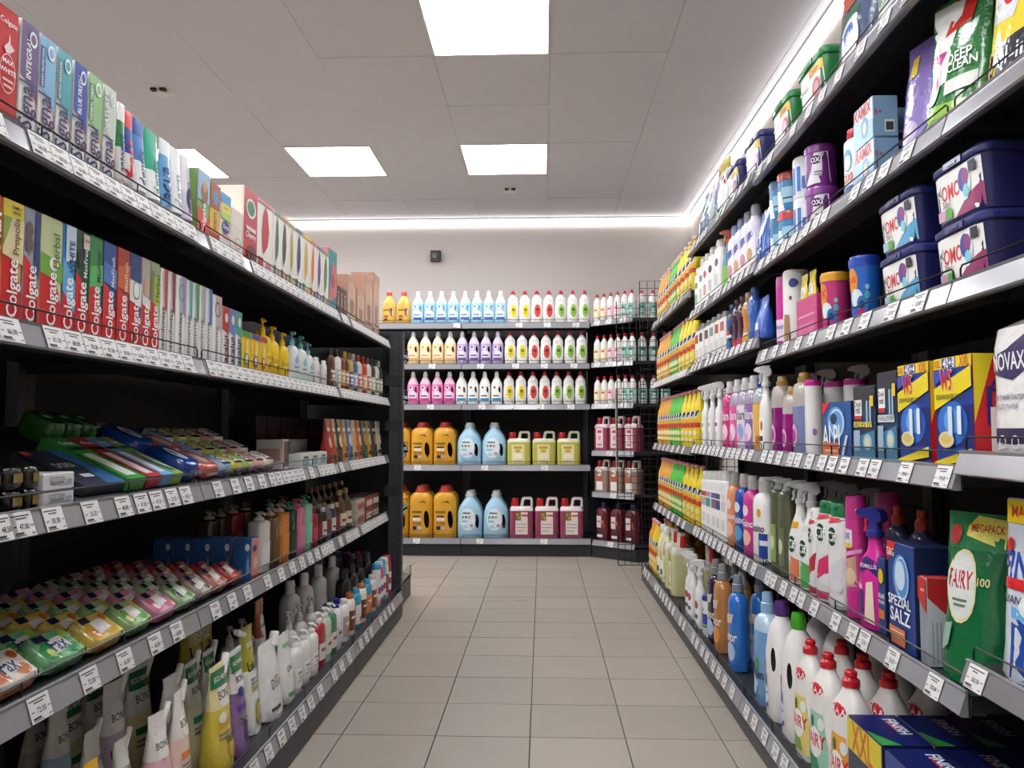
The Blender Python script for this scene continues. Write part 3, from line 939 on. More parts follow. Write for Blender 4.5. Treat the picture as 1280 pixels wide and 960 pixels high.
# right gondola --------------------------------------------------------------
RX, RB = .705, .632
RBAYS = [(.12, 1.385, 'nearest bay'), (1.385, 2.62, 'second bay'), (2.62, 3.80, 'third bay'), (3.80, 5.10, 'farthest bay')]
RL = {   # level: z of rail top, bottom for each bay (None: no shelf)
    'right top shelf': [(1.83, 1.778), (1.83, 1.778), (1.84, 1.797), None],
    'right second shelf': [(1.519, 1.475), (1.519, 1.475), (1.531, 1.488), (1.65, 1.606)],
    'right third shelf': [(1.223, 1.179), (1.223, 1.179), (1.276, 1.235), (1.27, 1.228)],
    'right fourth shelf': [(.928, .885), (.902, .858), (.899, .858), (.886, .845)],
    'right fifth shelf': [(.578, .536), (.522, .478), (.520, .476), (.512, .470)],
}
for bi, (y0, y1, nm) in enumerate(RBAYS):
    L = y1 - y0
    bay((RB, y1), -PI / 2, L, 1.9, 0, 'base', 'black steel bay of the right gondola, ' + nm, 1.3 - RB, 6, .06)
    for ph, lev in RL.items():
        if not lev[bi]: continue
        zt, zb = lev[bi]
        if bi == 0: tg = [(.045, 15)] if 'fifth' in ph else []
        elif bi == 1: tg = spread(L, .115 if ph.split()[1] in ('top', 'third') else .085, .03, .015, .12)
        if bi == 1 and ('fourth' in ph or 'fifth' in ph):
            own = [(1131, 14), (1178, 13)] if 'fourth' in ph else [(1115, 8), (1167, 12)]
            lim = y1 - y_at(own[0][0] - 28, RX, zt)
            tg = [x for x in tg if x < lim] + [(y1 - y_at(p, RX, (zt + zb) / 2), k) for p, k in own]
        if bi == 2: tg = spread(L, .085, .03, .012, .1)
        elif bi == 3: tg = spread(L, .06, .03, .005, .05) if 'third' in ph else spread(L, .16, .05, .02, .1)
        shelf_unit((RX, y1), -PI / 2, L, zt, zb, .5, tg, 'dark shelf with grey price rail, %s, %s' % (ph, nm), 'right gondola shelves', bright=(bi == 0))
    shelf_unit((RB, y1), -PI / 2, L, .113, .062, .55, spread(L, .1, .03, .012, .05), 'dark base shelf with price rail, right bottom shelf, %s' % nm, 'right gondola shelves', gz=.03)

# back unit ------------------------------------------------------------------
BY = 6.12
BBAYS = [(-1.615, -.632, 'left bay'), (-.632, .37, 'right bay')]
BLEV = [('back top shelf', 1.812, 1.762), ('back second shelf', 1.490, 1.443), ('back third shelf', 1.172, 1.125), ('back fourth shelf', .702, .652)]
TG = {'back top shelf': [571, 649, 684, 720], 'back second shelf': [540, 600.5, 644.5, 680.5, 717.5], 'back third shelf': [538, 602.5, 643, 675.5, 713.5], 'back fourth shelf': [522, 606, 681], 'base': [521, 600, 680]}
for x0, x1, nm in BBAYS:
    bay((x0, BY - .005), 0, x1 - x0, 1.85, 0, 'steel', 'black steel bay of the back wall unit, ' + nm, .52, 6, .09)
    for ph, zt, zb in BLEV:
        tg = [x_at(p, BY, zt) - x0 for p in TG[ph]]
        shelf_unit((x0, BY), 0, x1 - x0, zt, zb, .44, [t for t in tg if .03 < t < x1 - x0 - .03], 'dark shelf with price rail, %s, %s' % (ph, nm), 'back unit shelves')
    tg = [x_at(p, BY, .12) - x0 for p in TG['base']]
    shelf_unit((x0, BY - .02), 0, x1 - x0, .14, .092, .46, [t for t in tg if .03 < t < x1 - x0 - .03], 'dark base shelf with price rail, back bottom shelf, %s' % nm, 'back unit shelves')
# corner unit
CA, CB = Vector((.376, 6.1)), Vector((.67, 5.85))
CL = (CB - CA).length; CR = math.atan2(CB.y - CA.y, CB.x - CA.x)
e = link('corner_unit', None, None, None, (.7, 6.3, 0))
tag(e, 'black corner shelving unit between back unit and right gondola', 'shelving')
def cpoly(dz0, dz1, nm, mat, par, inset=0.0):
    P = [(.376, 6.125 + inset), (.685, 5.862 + inset), (1.2, 5.862 + inset), (1.2, 6.62), (.376, 6.62)]
    return link(nm, MB().prism([(a - .7, b - 6.3) for a, b in P], dz0, dz1, '#222', 'z').mesh(nm, False), mat, par)
cpoly(.004, .09, 'base_plinth', 'steel', e)
link('back_panel', MB().box(-.32, .32, .1, .5, .335, 1.85).mesh('corner_back', False), 'panel', e)
link('side_panel', MB().box(.5, -.44, .1, .515, .32, 1.85).mesh('corner_side', False), 'panel', e)
CLEV = [('corner top shelf', 1.815), ('corner second shelf', 1.492), ('corner third shelf', 1.174), ('corner fourth shelf', .815), ('corner fifth shelf', .50), ('corner bottom shelf', .135)]
for ph, zt in CLEV:
    cpoly(zt - .03, zt - .008, 'shelf_board', 'steel', e, .012)
    shelf_unit((CA.x, CA.y), CR, CL, zt, zt - .045, .3, {'corner bottom shelf': [.17], 'corner fourth shelf': [.17], 'corner fifth shelf': [.2]}.get(ph, [.06, .17, .3]), 'short price rail on the diagonal front, ' + ph, 'corner price rails', board=False, guard=zt > 1)
# perforated strip and mesh panels
e = link('perforated_strip', None, None, None, (x_at(771, 5.745), 5.746, .7))
tag(e, 'narrow silver perforated strip hanging before the corner shelves', 'strip')
m = MB().box(-.009, 0, 0, .009, .003, .57, '#b8b8ba')
for k in range(20): m.box(-.003, -.001, .015 + k * .028, .003, .0005, .03 + k * .028, '#1a1a1a')
link('strip', m.mesh('perforated_strip', False), 'plastic', e)
def mesh_panel(x0, x1, y, z0, z1, cell, lb):
    e = link('wire_mesh_panel', None, None, None, (x0, y, z0))
    tag(e, lb, 'mesh panel', 'black wire mesh panels')
    w, h = x1 - x0, z1 - z0
    fr = MB().tube([(0, 0, 0), (0, 0, h), (w, 0, h), (w, 0, 0), (0, 0, 0)], .0035, '#111', 6)
    link('frame', fr.mesh('mesh_frame', False), 'wire', e)
    n = int(w / cell + .5); k = int(h / cell + .5)
    vm = MB().tube([(0, 0, 0), (0, 0, h)], .0022, '#111', 4).mesh('vertical_wire', False)
    hm = MB().tube([(0, 0, 0), (w, 0, 0)], .0022, '#111', 4).mesh('horizontal_wire', False)
    for i in range(1, n): link('vertical_wire', vm, 'wire', e, (w * i / n, 0.003, 0))
    for i in range(1, k): link('horizontal_wire', hm, 'wire', e, (0, -.002, h * i / k))
mesh_panel(x_at(771.5, 5.74), x_at(771.5, 5.74) + .29, 5.74, .002, 1.905, .049, 'black wire mesh panel before the corner shelves')
mesh_panel(.64, 1.29, 5.16, .002, 1.945, .049, 'taller black wire mesh panel closing end of right gondola')
# ------------------------------------------------------------------ left gondola products
RED, NAVY, WHITE = '#d4141e', '#1b2a6b', '#f4f3f0'
def colgate(top, var, vcol='#ffffff', extra=()):
    def mk(w):
        ops = [('p', [(-1, 0), (1, 0), (1, .2), (.75, .34), (.3, .47), (-.3, .56), (-1, .6)], RED)] + list(extra)
        ops += [('t', 'Colgate', .15, .29, .47, '#fff', 90, 1.15, .03)]
        if var: ops += [('t', var, .35, .72, .3, vcol, 90, 1.1)]
        return carton('toothpaste_box', w, .045, .193, top, ops, side=top)
    return mk
def signal(top, var, dark=None):
    def mk(w):
        ops = [('p', [(-1, .52), (-.3, .5), (.4, .44), (1, .33), (1, 1), (-1, 1)], top), ('t', var, -.1, .7, .36, '#fff', 90, 1.2)] if not dark else [('p', [(-1, .52), (-.3, .5), (.4, .44), (1, .33), (1, 1), (-1, 1)], top)]
        if dark: ops += [('r', -1, .53, -.35, .9, dark), ('t', var, -.64, .71, .34, '#fff', 90)]
        ops += [('o', .4, .3, .42, .11, '#d22', .16), ('t', 'Signal', -.1, .28, .4, '#17205c', 90, 1.4, .03), ('e', .3, .88, .45, .07, '#e8eef4'), ('e', .3, .88, .3, .045, top)]
        return carton('toothpaste_box', w, .045, .188, '#efeeec', ops, side='#d9d8d4')
    return mk
def simple_tube(col, ccol, text, tcol, bands, h=.175, extra=()):
    def mk(w):
        return tube_pack('toothpaste_tube', w, h, col, ccol, list(extra) + [('t', text, 0, .45, .42, tcol, 90, 1.2, .03)], bands)
    return mk
L1 = Shelf('L', -.825, 1.429, 'left top shelf', 4.09, -1.23)
def maxw(w):
    return carton('toothpaste_box', w, .045, .186, '#c8131b', [('t', 'Colgate', 0, .88, .8, '#fff'), ('p', [(-.4, .66), (0, .72), (.1, .8), (.2, .71), (.6, .68), (.2, .63), (-.2, .62)], '#f3d9d5'), ('o', .0, .45, .75, .17, '#f0c9c5', .06), ('t', 'MAX', 0, .55, .5, '#fff'), ('t', 'WHITE', 0, .47, .75, '#fff'), ('r', -.5, .38, .5, .4, '#f0c9c5'), ('r', -.4, .33, .4, .35, '#f0c9c5'), ('r', -1, .0, 1, .12, '#7a0d12')])
L1.put(-34, -6, colgate('#d8d2c4', 'Optic'), 'pale toothpaste carton left of red white-lettered one')
L1.put(-5, 22, maxw, 'red toothpaste carton with white star')
for a, b, t, v, dk, ds in [(23, 46, '#5d3f78', 'INTEGRAL', None, 'purple topped white toothpaste carton'), (47, 68, '#7db6d9', 'CAVITY PROTECTION', '#24508f', 'sky blue topped white toothpaste carton'),
                           (68, 87, '#3aa0ad', 'MICRO-GRANULES', '#1c7d8a', 'teal topped white toothpaste carton'), (87, 103, '#1f4aa8', 'BLUE FRESH', None, 'royal blue topped white toothpaste carton'),
                           (103, 121, '#8fbf7e', 'HERBAL FRESH', '#2f7d3a', 'herb green topped white toothpaste carton'), (121, 136, '#c9d6c8', 'NATURE', '#8aa08a', 'pale grey green topped toothpaste carton'),
                           (136, 150, '#d7d7d3', 'CHARCOAL', '#5d6460', 'charcoal ringed white toothpaste carton')]:
    L1.put(a, b, signal(t, v, dk), ds)
for a, b, c, cc, tx, tc, bn, ds in [(150, 159, '#eceae4', '#f1f1ef', 'antogard', '#263a6a', [(.1, '#eceae4'), (.5, '#d8c75a'), (.62, '#2c8a4a'), (.8, '#f0f0ee')], 'white and green tube with dark lettering'),
                                (159, 173, '#f2f1ee', '#f1f1ef', 'fresh', '#c8202a', [(.1, '#f2f1ee'), (.5, '#f2f1ee'), (.62, '#23409a'), (.85, '#e03a3a')], 'white toothpaste tube with red and blue top'),
                                (173, 189, '#eef1f3', '#dfe3e8', 'dentix', '#1c2c5a', [(.1, '#eef1f3'), (.55, '#4f86c6'), (.8, '#2a5aa8')], 'white and blue toothpaste tube'),
                                (190, 207, '#e9f1ec', '#e6ece9', 'dentix', '#1b6a5a', [(.1, '#f0f4f1'), (.4, '#7fcdb0'), (.6, '#2fae8c')], 'mint green toothpaste tube'),
                                (207, 220, '#b9d8ee', '#e6ece9', 'aqua', '#1d3f7a', [(.1, '#dbe8f2'), (.3, '#6fa9d8'), (.7, '#e8eef3')], 'sky blue toothpaste tube'),
                                (220, 233, '#f1f2f1', '#8fd3cf', 'derm', '#8a9a9a', [(.1, '#bfe3e0'), (.3, '#f1f2f1')], 'plain white toothpaste tube with teal foot'),
                                (233, 246, '#d9cfe6', '#d9d9dd', 'Dontodent', '#2a2360', [(.1, '#d9cfe6'), (.4, '#b7a3cf'), (.6, '#e8e4ee')], 'lilac toothpaste tube with dark oval')]:
    L1.put(a, b, simple_tube(c, cc, tx, tc, bn, .18, [('e', .1, .42, .6, .16, '#20265c')] if tx == 'Dontodent' else ([('p', [(-.9, .2), (.2, .25), (.7, .5), (.3, .5), (-.2, .32)], '#cf2530')] if tx == 'fresh' else ())), ds)
L1.put(246, 262, lambda w: carton('toothpaste_box', w, .045, .165, '#7fa05a', [('r', -1, .55, 1, 1, '#8fb8d8'), ('e', .1, .68, .6, .16, '#8a5a3a'), ('e', .1, .78, .35, .08, '#c98d5d'), ('p', [(-1, 0), (1, 0), (1, .3), (-1, .45)], '#d43a2a'), ('t', 'Colgate', .1, .28, .5, '#fff', 90)]), 'green kids toothpaste carton with brown animal')
L1.put(263, 275, lambda w: carton('toothpaste_box', w, .045, .155, '#d8b64a', [('r', -1, .6, 1, 1, '#a8543a'), ('e', 0, .78, .6, .12, '#5b8fb8'), ('r', -1, .0, 1, .2, '#b83a2a'), ('t', 'KIDS', 0, .4, .3, '#b02a2a', 90)]), 'orange and yellow kids toothpaste carton')
L1.put(276, 289, lambda w: carton('toothpaste_box', w, .045, .15, '#e9e7e2', [('r', -1, .82, 1, 1, '#3a9bd0'), ('r', -.8, .68, .8, .82, '#f0d23a'), ('t', 'BONUS', 0, .75, .35, '#333'), ('r', -1, .55, 1, .68, '#a8cf5a'), ('e', 0, .42, .75, .11, '#22306e'), ('t', 'Dental', 0, .42, .6, '#fff'), ('r', -.7, .26, .7, .28, '#c33'), ('r', -.7, .21, .7, .23, '#c33'), ('r', -1, .0, 1, .12, '#3a9bd0')]), 'blue topped white dental carton with yellow flash')
L1.put(289, 304, lambda w: carton('napkin_pack', w, .12, .13, '#e6d9cc', [('r', -1, .3 * k, 1, .3 * k + .01, '#cbb8a8') for k in range(4)] + [('o', .1, .3, .5, .12, '#444', .1)]), 'cream flat pack beside red freshener box')
def airbox(c1, c2, leaf, text=None, h=.215):
    def mk(w):
        ops = [('p', [(-.2, .25), (.35, .4), (.5, .6), (.3, .85), (0, .95), (-.3, .8), (-.45, .55), (-.35, .35)], leaf), ('r', -.9, .02, -.2, .2, c2), ('r', .1, .04, .8, .16, c1), ('r', -1, .95, 1, 1, c1)]
        ops += [('nr', -.8, .3, .8, .9, c1), ('ne', 0, .7, .5, .12, '#e8e6e0'), ('ne', 0, .7, .35, .09, '#2d7a4a')]
        if text: ops += [('t', text, 0, .78, .8, '#fff')]
        return carton('air_freshener_box', w, .085, h, '#efece6', ops, side='#ebe3da')
    return mk
L1.put(304, 322, lambda w: carton('air_freshener_box', w, .085, .215, '#c33a40', [('e', 0, .75, .7, .13, '#e9e6df'), ('e', 0, .75, .52, .1, '#2d7a4a'), ('r', -.7, .45, .7, .5, '#e8d3cc'), ('t', 'Cherry', 0, .38, .7, '#fff'), ('e', .2, .15, .7, .12, '#6a1f22'), ('nr', -.9, .02, .9, .98, '#e2cfc2'), ('nr', -.9, .3, .9, .31, '#c9b4a6'), ('nr', -.9, .6, .9, .61, '#c9b4a6'), ('no', 0, .16, .4, .09, '#333', .12)], side='#e2cfc2', top='#d99a9a'), 'red air freshener box with green round emblem')
L1.put(322, 341, airbox('#d2888a', '#a82a32', '#c4202c'), 'white air freshener box with big red leaf')
for k, (c1, c2, lf, nm) in enumerate([('#8a9a7a', '#55684a', '#3f5a3a', 'dark green'), ('#c9a34a', '#8a5a2a', '#2c2a26', 'black'), ('#c6b84a', '#7a8a3a', '#b9a23a', 'olive gold'), ('#4a8a8a', '#2a5a6a', '#25306a', 'navy'), ('#e2c23a', '#4a8a4a', '#e3b52c', 'yellow'), ('#e08a3a', '#a84a2a', '#e07a2c', 'orange'), ('#8a6ab0', '#5a3a8a', '#54308c', 'violet'), ('#7aa85a', '#3a7a3a', '#4f8a3f', 'leaf green')]):
    p = [341, 351, 360, 369, 378, 387, 395, 403, 411]
    L1.put(p[k], p[k + 1], airbox(c1, c2, lf), 'white air freshener box with %s motif' % nm)
L1.put(411, 421, lambda w: carton('gift_box', w, .1, .245, '#3d8f9a', [('p', [(-1, .1), (1, .3), (1, .75), (-.2, .8)], '#c9727a'), ('e', 0, .5, .5, .12, '#b04a5a')], side='#b86a72'), 'tall teal and pink box behind the rail')
L1.put(421, 433, lambda w: carton('small_brown_box', w, .07, .12, '#5a3b34', [('r', -.7, .3, .7, .7, '#8a6a5a'), ('r', -.5, .75, .5, .8, '#c9b09a')]), 'small dark brown box', n=3)
for k, (a, b, h) in enumerate([(434, 446, .2), (446, 456, .17), (456, 466, .26), (466, 475, .31), (475, 484, .32)]):
    L1.put(a, b, lambda w: carton('kraft_gift_set', w, .11, h, '#c39a82', [('p', [(-.8, .1), (.8, .1), (.8, .8), (0, .9), (-.8, .8)], '#d6b39b'), ('e', 0, .4, .5, .2, '#b0653f' if k % 2 else '#8a5f4a'), ('r', -.3, .5, .3, .85, '#d9a27a'), ('r', -.7, .15, .7, .2, '#7a5a48')], side='#b98c76'), ['short kraft gift set with flower print', 'shortest kraft gift set', 'mid height kraft gift set', 'tall kraft gift set before last', 'tallest kraft gift set at shelf end'][k])

L2 = Shelf('L', -.825, 1.126, 'left second shelf', 4.09, -1.23)
b_ = [0, 27, 48, 77, 93, 110, 127, 145, 161, 176, 187, 199]
cg = [('#e0a24a', 'Propolis', '#7a5a20', [('r', -1, .86, 1, 1, '#e8d43a'), ('t', 'FAMILY', .3, .95, .5, '#333'), ('t', 'PACK', .3, .91, .4, '#333'), ('p', [(-1, .55), (1, .5), (1, .86), (-1, .86)], '#e9d9a8'), ('p', [(-1, .6), (-.4, .78), (-.2, .86), (-1, .86)], '#8fa84a')], 'amber and yellow family size'),
      ('#9aa3b5', 'ULTRA PROTECT', '#1f2c55', [('r', .35, .45, 1, 1, '#26387a'), ('e', -.4, .82, .45, .07, '#6b5a55'), ('e', -.4, .7, .45, .07, '#6b5a55')], 'silver and navy'),
      ('#cdd7a0', 'Herbal', '#2d6a33', [('p', [(-1, .5), (1, .45), (1, .62), (-1, .68)], '#6fae3d'), ('e', .2, .6, .4, .06, '#fbfbf5'), ('e', .2, .6, .15, .025, '#e8b92c')], 'pale herbal daisy'),
      ('#3a86c8', 'WHITE', '#123a7a', [('p', [(-.6, .66), (1, .7), (1, 1), (-.6, 1)], '#cfe2f0'), ('p', [(-1, .4), (1, .2), (1, .5), (-1, .7)], '#5fb0de')], 'bright blue whitening'),
      ('#1d4a34', 'MaxFresh', '#e8efe8', [('e', -.3, .74, .5, .09, '#11261c'), ('r', 0, .84, 1, .98, '#d9d2c4'), ('t', 'NEW', .5, .92, .4, '#b22')], 'dark green cooling'),
      ('#2f8a48', 'MaxFresh', '#10321c', [('p', [(-1, .5), (1, .55), (1, .75), (-1, .7)], '#58b86a')], 'vivid green cooling'),
      ('#27509c', 'MaxFresh', '#e2e8f5', [('p', [(-1, .6), (1, .55), (1, .75), (-1, .8)], '#4a7ac8')], 'deep blue cooling'),
      ('#b83a2c', 'MaxFresh', '#f3ddc8', [('p', [(-1, .6), (1, .55), (1, .85), (-1, .8)], '#d2673a')], 'warm red cinnamon'),
      ('#24407e', '', '#fff', [('p', [(-1, .5), (1, .45), (1, .7), (-1, .72)], '#e8e6e2'), ('o', .1, .62, .6, .1, '#3a8a5a', .15), ('e', .1, .62, .5, .085, '#f5f4f0')], 'navy and white total'),
      ('#b9b5ae', '', '#fff', [('e', 0, .7, .6, .1, '#d8a88a'), ('p', [(-1, .5), (1, .45), (1, .56), (-1, .6)], '#e6e3dd')], 'narrow grey portrait'),
      ('#a8b08c', 'Herbal', '#3a6a33', [('p', [(-.3, .55), (1, .5), (1, .85), (-.3, .85)], '#b8c84a'), ('p', [(-1, .55), (-.3, .55), (-.3, .9), (-1, .9)], '#7a8a5a')], 'grey green herbal')]
for k, (t, v, vc, ex, ds) in enumerate(cg):
    L2.put(b_[k], b_[k + 1], colgate(t, v, vc, ex), ds + ' toothpaste carton with red swoosh')
L2.put(-30, -1, colgate('#c9542c', 'Max', '#fff'), 'orange toothpaste carton at the picture edge with swoosh')
def white_tp(text, tcol, acc, h=.188, circ=None, extra=()):
    def mk(w):
        ops = [('p', [(.3, .55), (1, .5), (1, 1), (-.1, 1), (.1, .75)], acc), ('p', [(-.2, .5), (.2, .55), (.1, .75), (-.1, 1), (-.3, 1), (-.1, .72)], '#c9cfd8'), ('t', text, 0, .3, .52, tcol, 90, 1.1, .025)] + list(extra)
        if circ: ops += [('o', .1, .8, .6, .11, circ, .18)]
        return carton('toothpaste_box', w, .045, h, '#f1f0ec', ops, side='#d8d4cf')
    return mk
L2.put(199, 208, white_tp('parodontax', '#1a1a1a', '#c23a3a'), 'white toothpaste carton with red stripe', n=1)
L2.put(208.5, 218, white_tp('parodontax', '#1a1a1a', '#8a2a3a'), 'white toothpaste carton with dark red stripe')
L2.put(218.5, 232, white_tp('parodontax', '#17244a', '#a89ab8', circ='#5a9ab0'), 'white toothpaste carton with round blue emblem')
for a, b, c, ds in [(232, 239.5, '#3fa9a8', 'teal'), (239.5, 248, '#3f9a4f', 'green'), (248, 256, '#a9adb8', 'silver'), (256, 264.5, '#3a6fc0', 'blue')]:
    L2.put(a, b, white_tp('SENSODYNE', '#1c2340', c, h=.186), 'white sensitive toothpaste carton with %s swoosh' % ds)
L2.put(264.5, 277, white_tp('SENSODYNE', '#3a3a4a', '#c9b0a8', h=.178, circ='#7a2a3a'), 'white sensitive toothpaste carton with round maroon mark')
for a, b, c, ds in [(278, 286, '#b8282e', 'red'), (286.5, 294, '#5f86c0', 'steel blue'), (294.5, 302, '#2f9a8a', 'emerald')]:
    L2.put(a, b, lambda w: carton('toothpaste_box', w, .045, .158, '#efeeea', [('p', [(-1, .62), (1, .55), (1, 1), (-1, 1)], c), ('e', .1, .82, .5, .08, '#e9d9d0'), ('t', 'lacalut', 0, .3, .5, '#1c2340', 90, 1.2, .03), ('r', .6, .02, .9, .5, c)], side='#d8d4cf'), 'white toothpaste carton with %s top panel' % ds)
for a, b, c, ds in [(303, 314, '#2f9a4a', 'green'), (314.5, 325, '#4a2f8a', 'purple'), (325.5, 334, '#b8282e', 'red')]:
    L2.put(a, b, lambda w: carton('baby_cream_box', w, .05, .112, '#e9c21f', [('r', -1, .86, 1, 1, c), ('p', [(-.3, .45), (-.1, .78), (.3, .78), (.4, .45)], '#f5df7a'), ('e', 0, .3, .55, .16, c), ('e', 0, .32, .3, .1, '#f0e6d2'), ('r', -.7, .04, .7, .1, '#b8601f')], top='#e9c21f'), 'small yellow baby carton with %s corner' % ds)
def pump_b(col, ccol, h, ops=(), pr='lotion', n=2.5, dr=.7, cd=-1, bands=None, nm='pump_bottle', mat='plastic'):
    return lambda w: bottle(nm, w, w * dr, h, col, pr, n, 'pump', ccol, ops, bands, mat, cd=cd)
yb = [('e', 0, .3, .7, .13, '#f3d84a'), ('t', 'baby', 0, .32, .8, '#c98a1a'), ('e', .2, .2, .3, .05, '#b8601f')]
L2.put(335, 343, pump_b('#eec51c', '#eebf14', .178, yb, dr=1.0), 'tall yellow baby pump bottle')
L2.put(343, 354, pump_b('#efc920', '#eebf14', .162, yb), 'middle yellow baby pump bottle')
L2.put(354, 368, pump_b('#f0cd26', '#eebf14', .154, yb), 'right yellow baby pump bottle near teal pumps')
L2.put(322, 334, pump_b('#eec51c', '#eebf14', .165, yb), 'yellow baby pump bottle behind the small cartons', rec=.09)
wb = [('p', [(-.5, .42), (0, .55), (.5, .42), (.3, .36), (-.3, .36)], '#8fc3cf'), ('r', -.5, .28, .5, .31, '#5f9ab0'), ('r', -.4, .2, .4, .22, '#9ab'), ('r', -1, .02, 1, .1, '#a8d3d8')]
L2.put(368, 379, pump_b('#e9eded', '#6fb4c6', .172, wb), 'white pump bottle with sky blue head')
L2.put(379, 389, pump_b('#e6ecea', '#58ac9c', .168, wb), 'white pump bottle with sea green head')
L2.put(389, 395, pump_b('#e6ecea', '#6fb4c6', .15, wb), 'narrow white pump bottle with blue head')
L2.put(395, 404, lambda w: bottle('lotion_bottle', w, w * .6, .108, '#f0efeb', 'domed', 2.6, 'flip', '#f5f4f1', [('r', -.5, .3, .5, .34, '#9aa'), ('r', -.4, .4, .4, .5, '#b8c4c8')], cr=.72), 'short white lotion bottle, left of two')
L2.put(404, 413, lambda w: bottle('lotion_bottle', w, w * .6, .104, '#f0efeb', 'domed', 2.6, 'flip', '#f5f4f1', [('r', -.5, .3, .5, .34, '#9aa'), ('r', -.4, .4, .4, .5, '#b8c4c8')], cr=.72), 'short white lotion bottle, right of two')
def shamp(col, ccol, lab, h=.19, cap='flip', pr='shampoo', lc2='#eee', dr=.55):
    ops = [('r', -.85, .15, .85, .52, lab), ('r', -.6, .4, .6, .46, lc2), ('r', -.5, .22, .5, .25, lc2), ('e', 0, .32, .4, .05, lc2)]
    return lambda w: bottle('shampoo_bottle', w, w * dr, h, col, pr, 2.6, cap, ccol, ops)
dk = [(413, 424, '#5a3226', '#1c1a18', '#7a4a38', 'brown'), (424, 429, '#eceae4', '#26221f', '#c9c2b8', 'white'), (429, 434, '#8a2a22', '#1c1a18', '#c9a04a', 'maroon'), (434, 439, '#3f2a1f', '#d9a02c', '#b8862a', 'dark gold'), (439, 445, '#c9a02c', '#8a6a2a', '#5a3a7a', 'mustard'), (445, 450, '#3a5fa0', '#d8d4cc', '#8fb0d8', 'blue'),
      (450, 456, '#d9d2c0', '#b8502c', '#c9603a', 'cream'), (456, 462, '#c23f2c', '#a82a20', '#e0a08a', 'tomato red'), (462, 467, '#e6e2da', '#8a4a3a', '#b88a6a', 'ivory'), (467, 472, '#4a3a30', '#2a2a2a', '#d8c8b0', 'coffee'), (472, 477, '#e9e6df', '#2f5a3a', '#7a9a7a', 'white green'), (477, 482, '#3a4048', '#c9c5bc', '#b8a890', 'slate')]
for k, (a, b, c, cc, lb, ds) in enumerate(dk):
    L2.put(a, b, shamp(c, cc, lb, .165 + .003 * k), 'slim %s shampoo bottle' % ds)

L3 = Shelf('L', -.823, .831, 'left third shelf', 4.09, -1.23)
def flat(nm, d, h, col, ops, cat='pack', **k): return lambda w: pack(nm, w, d, h, col, ops, cat=cat, seed=int(d * 999), **k)
bg = [('tr', -.8, .1, .8, .9, '#15130f'), ('te', -.2, .5, .5, .3, '#6a5518'), ('tt', 'Noir', -.1, .5, .5, '#b8942a'), ('r', -.6, .3, .5, .7, '#7a6420')]
L3.put(-28, 9, flat('wet_wipes', .1, .035, '#18181a', bg), 'black and gold wipes pack by picture edge', stack=2)
L3.put(9, 34, flat('wet_wipes', .1, .035, '#1b1a18', bg), 'black and gold wipes pack', stack=2)
L3.put(36, 52, flat('wet_wipes', .1, .035, '#221e16', bg), 'narrow black and gold wipes pack', stack=2)
L3.put(53, 95, lambda w: carton('cotton_box', w, .09, .028, '#dcdcdf', [('r', -.6, .35, .3, .5, '#8a8a94'), ('r', .4, .3, .8, .6, '#aab'), ('t', 'COTTON', -.2, .65, .5, '#556')], top='#cfcfd4'), 'white lettered flat box', stack=2)
SL = .42
ya, yb = y_at(96, -.823, .83), y_at(344, -.823, .83)
e = link('display_tray', None, None, None, (-.823, (ya + yb) / 2, .831))
tag(e, 'black sloping tray under brush boxes and wipes, left third shelf', 'tray')
hl = (yb - ya) / 2
link('tray_wedge', MB().prism([(0, .0006), (-.3, .0006), (-.3, .004 + .3 * math.tan(SL)), (0, .005)], -hl, hl, '#111', 'y').mesh('tray_wedge', False), 'panel', e)
dx_ = lambda w: carton('toothbrush_card', w, .15, .02, '#2b2f3a', [('r', -.2, .1, 1, .9, '#23344f')] + [('tr', -1, 0, 1, 1, '#34394a'), ('tp', [(.1, 0), (1, 0), (1, 1), (.3, 1), (.5, .5)], '#3a6ea8'), ('tt', 'DOXA', -.15, .55, .45, '#e9eef5', 0, 1.3, .03), ('tr', -.35, .2, .15, .29, '#dfe6ee'), ('te', -.8, .3, .1, .1, '#c8743a'), ('tr', -.9, .86, -.6, .96, '#c8543a')], top='#34394a')
L3.put(98, 152, dx_, 'dark grey card box with large white lettering', slope=SL, rec=.01)
for a, b, c, c2, ds in [(154, 178, '#3f9a44', '#e9efe4', 'green'), (179, 197, '#b83038', '#f0e4e0', 'red'), (197.5, 212, '#6aa9d8', '#e6eef4', 'light blue'), (212.5, 224, '#8ab83a', '#1d4a2a', 'lime')]:
    L3.put(a, b, lambda w: carton('toothbrush_box', w, .2, .026, c, [('tr', -1, 0, 1, 1, c), ('tr', -.55, .08, .5, .6, c2), ('tp', [(-.3, .3), (.5, .1), (.5, .45), (-.1, .6)], '#f7f7f5'), ('tr', -.8, .68, .8, .75, '#1d2a2a'), ('tt', 'clean', 0, .85, .7, '#fff')], top=c), '%s long brush box lying on the tray' % ds, slope=SL, rec=.006)
for k, (a, b) in enumerate([(56, 76), (77, 97), (98, 117)]):
    L3.put(a, b, flat('wet_wipes', .085, .05, '#2c6a30', [('te', 0, .5, .6, .3, '#4a9a44'), ('tr', -.5, .4, .5, .6, '#cfe0c0'), ('e', 0, .5, .5, .3, '#4a9a44')]), 'green pack behind the card box, %s from left' % ORD[k], slope=SL, rec=.2)
for k, (a, b) in enumerate([(45, 85), (100, 150)]):
    L3.put(a, b, flat('wet_wipes', .04, .15, '#1c2f5c', [('te', 0, .5, .6, .4, '#32508c'), ('e', 0, .6, .5, .2, '#4a6aa8'), ('r', -.5, .2, .4, .3, '#8aa0c8')]), 'navy bag at the back, %s from left' % ORD[k], rec=.36)
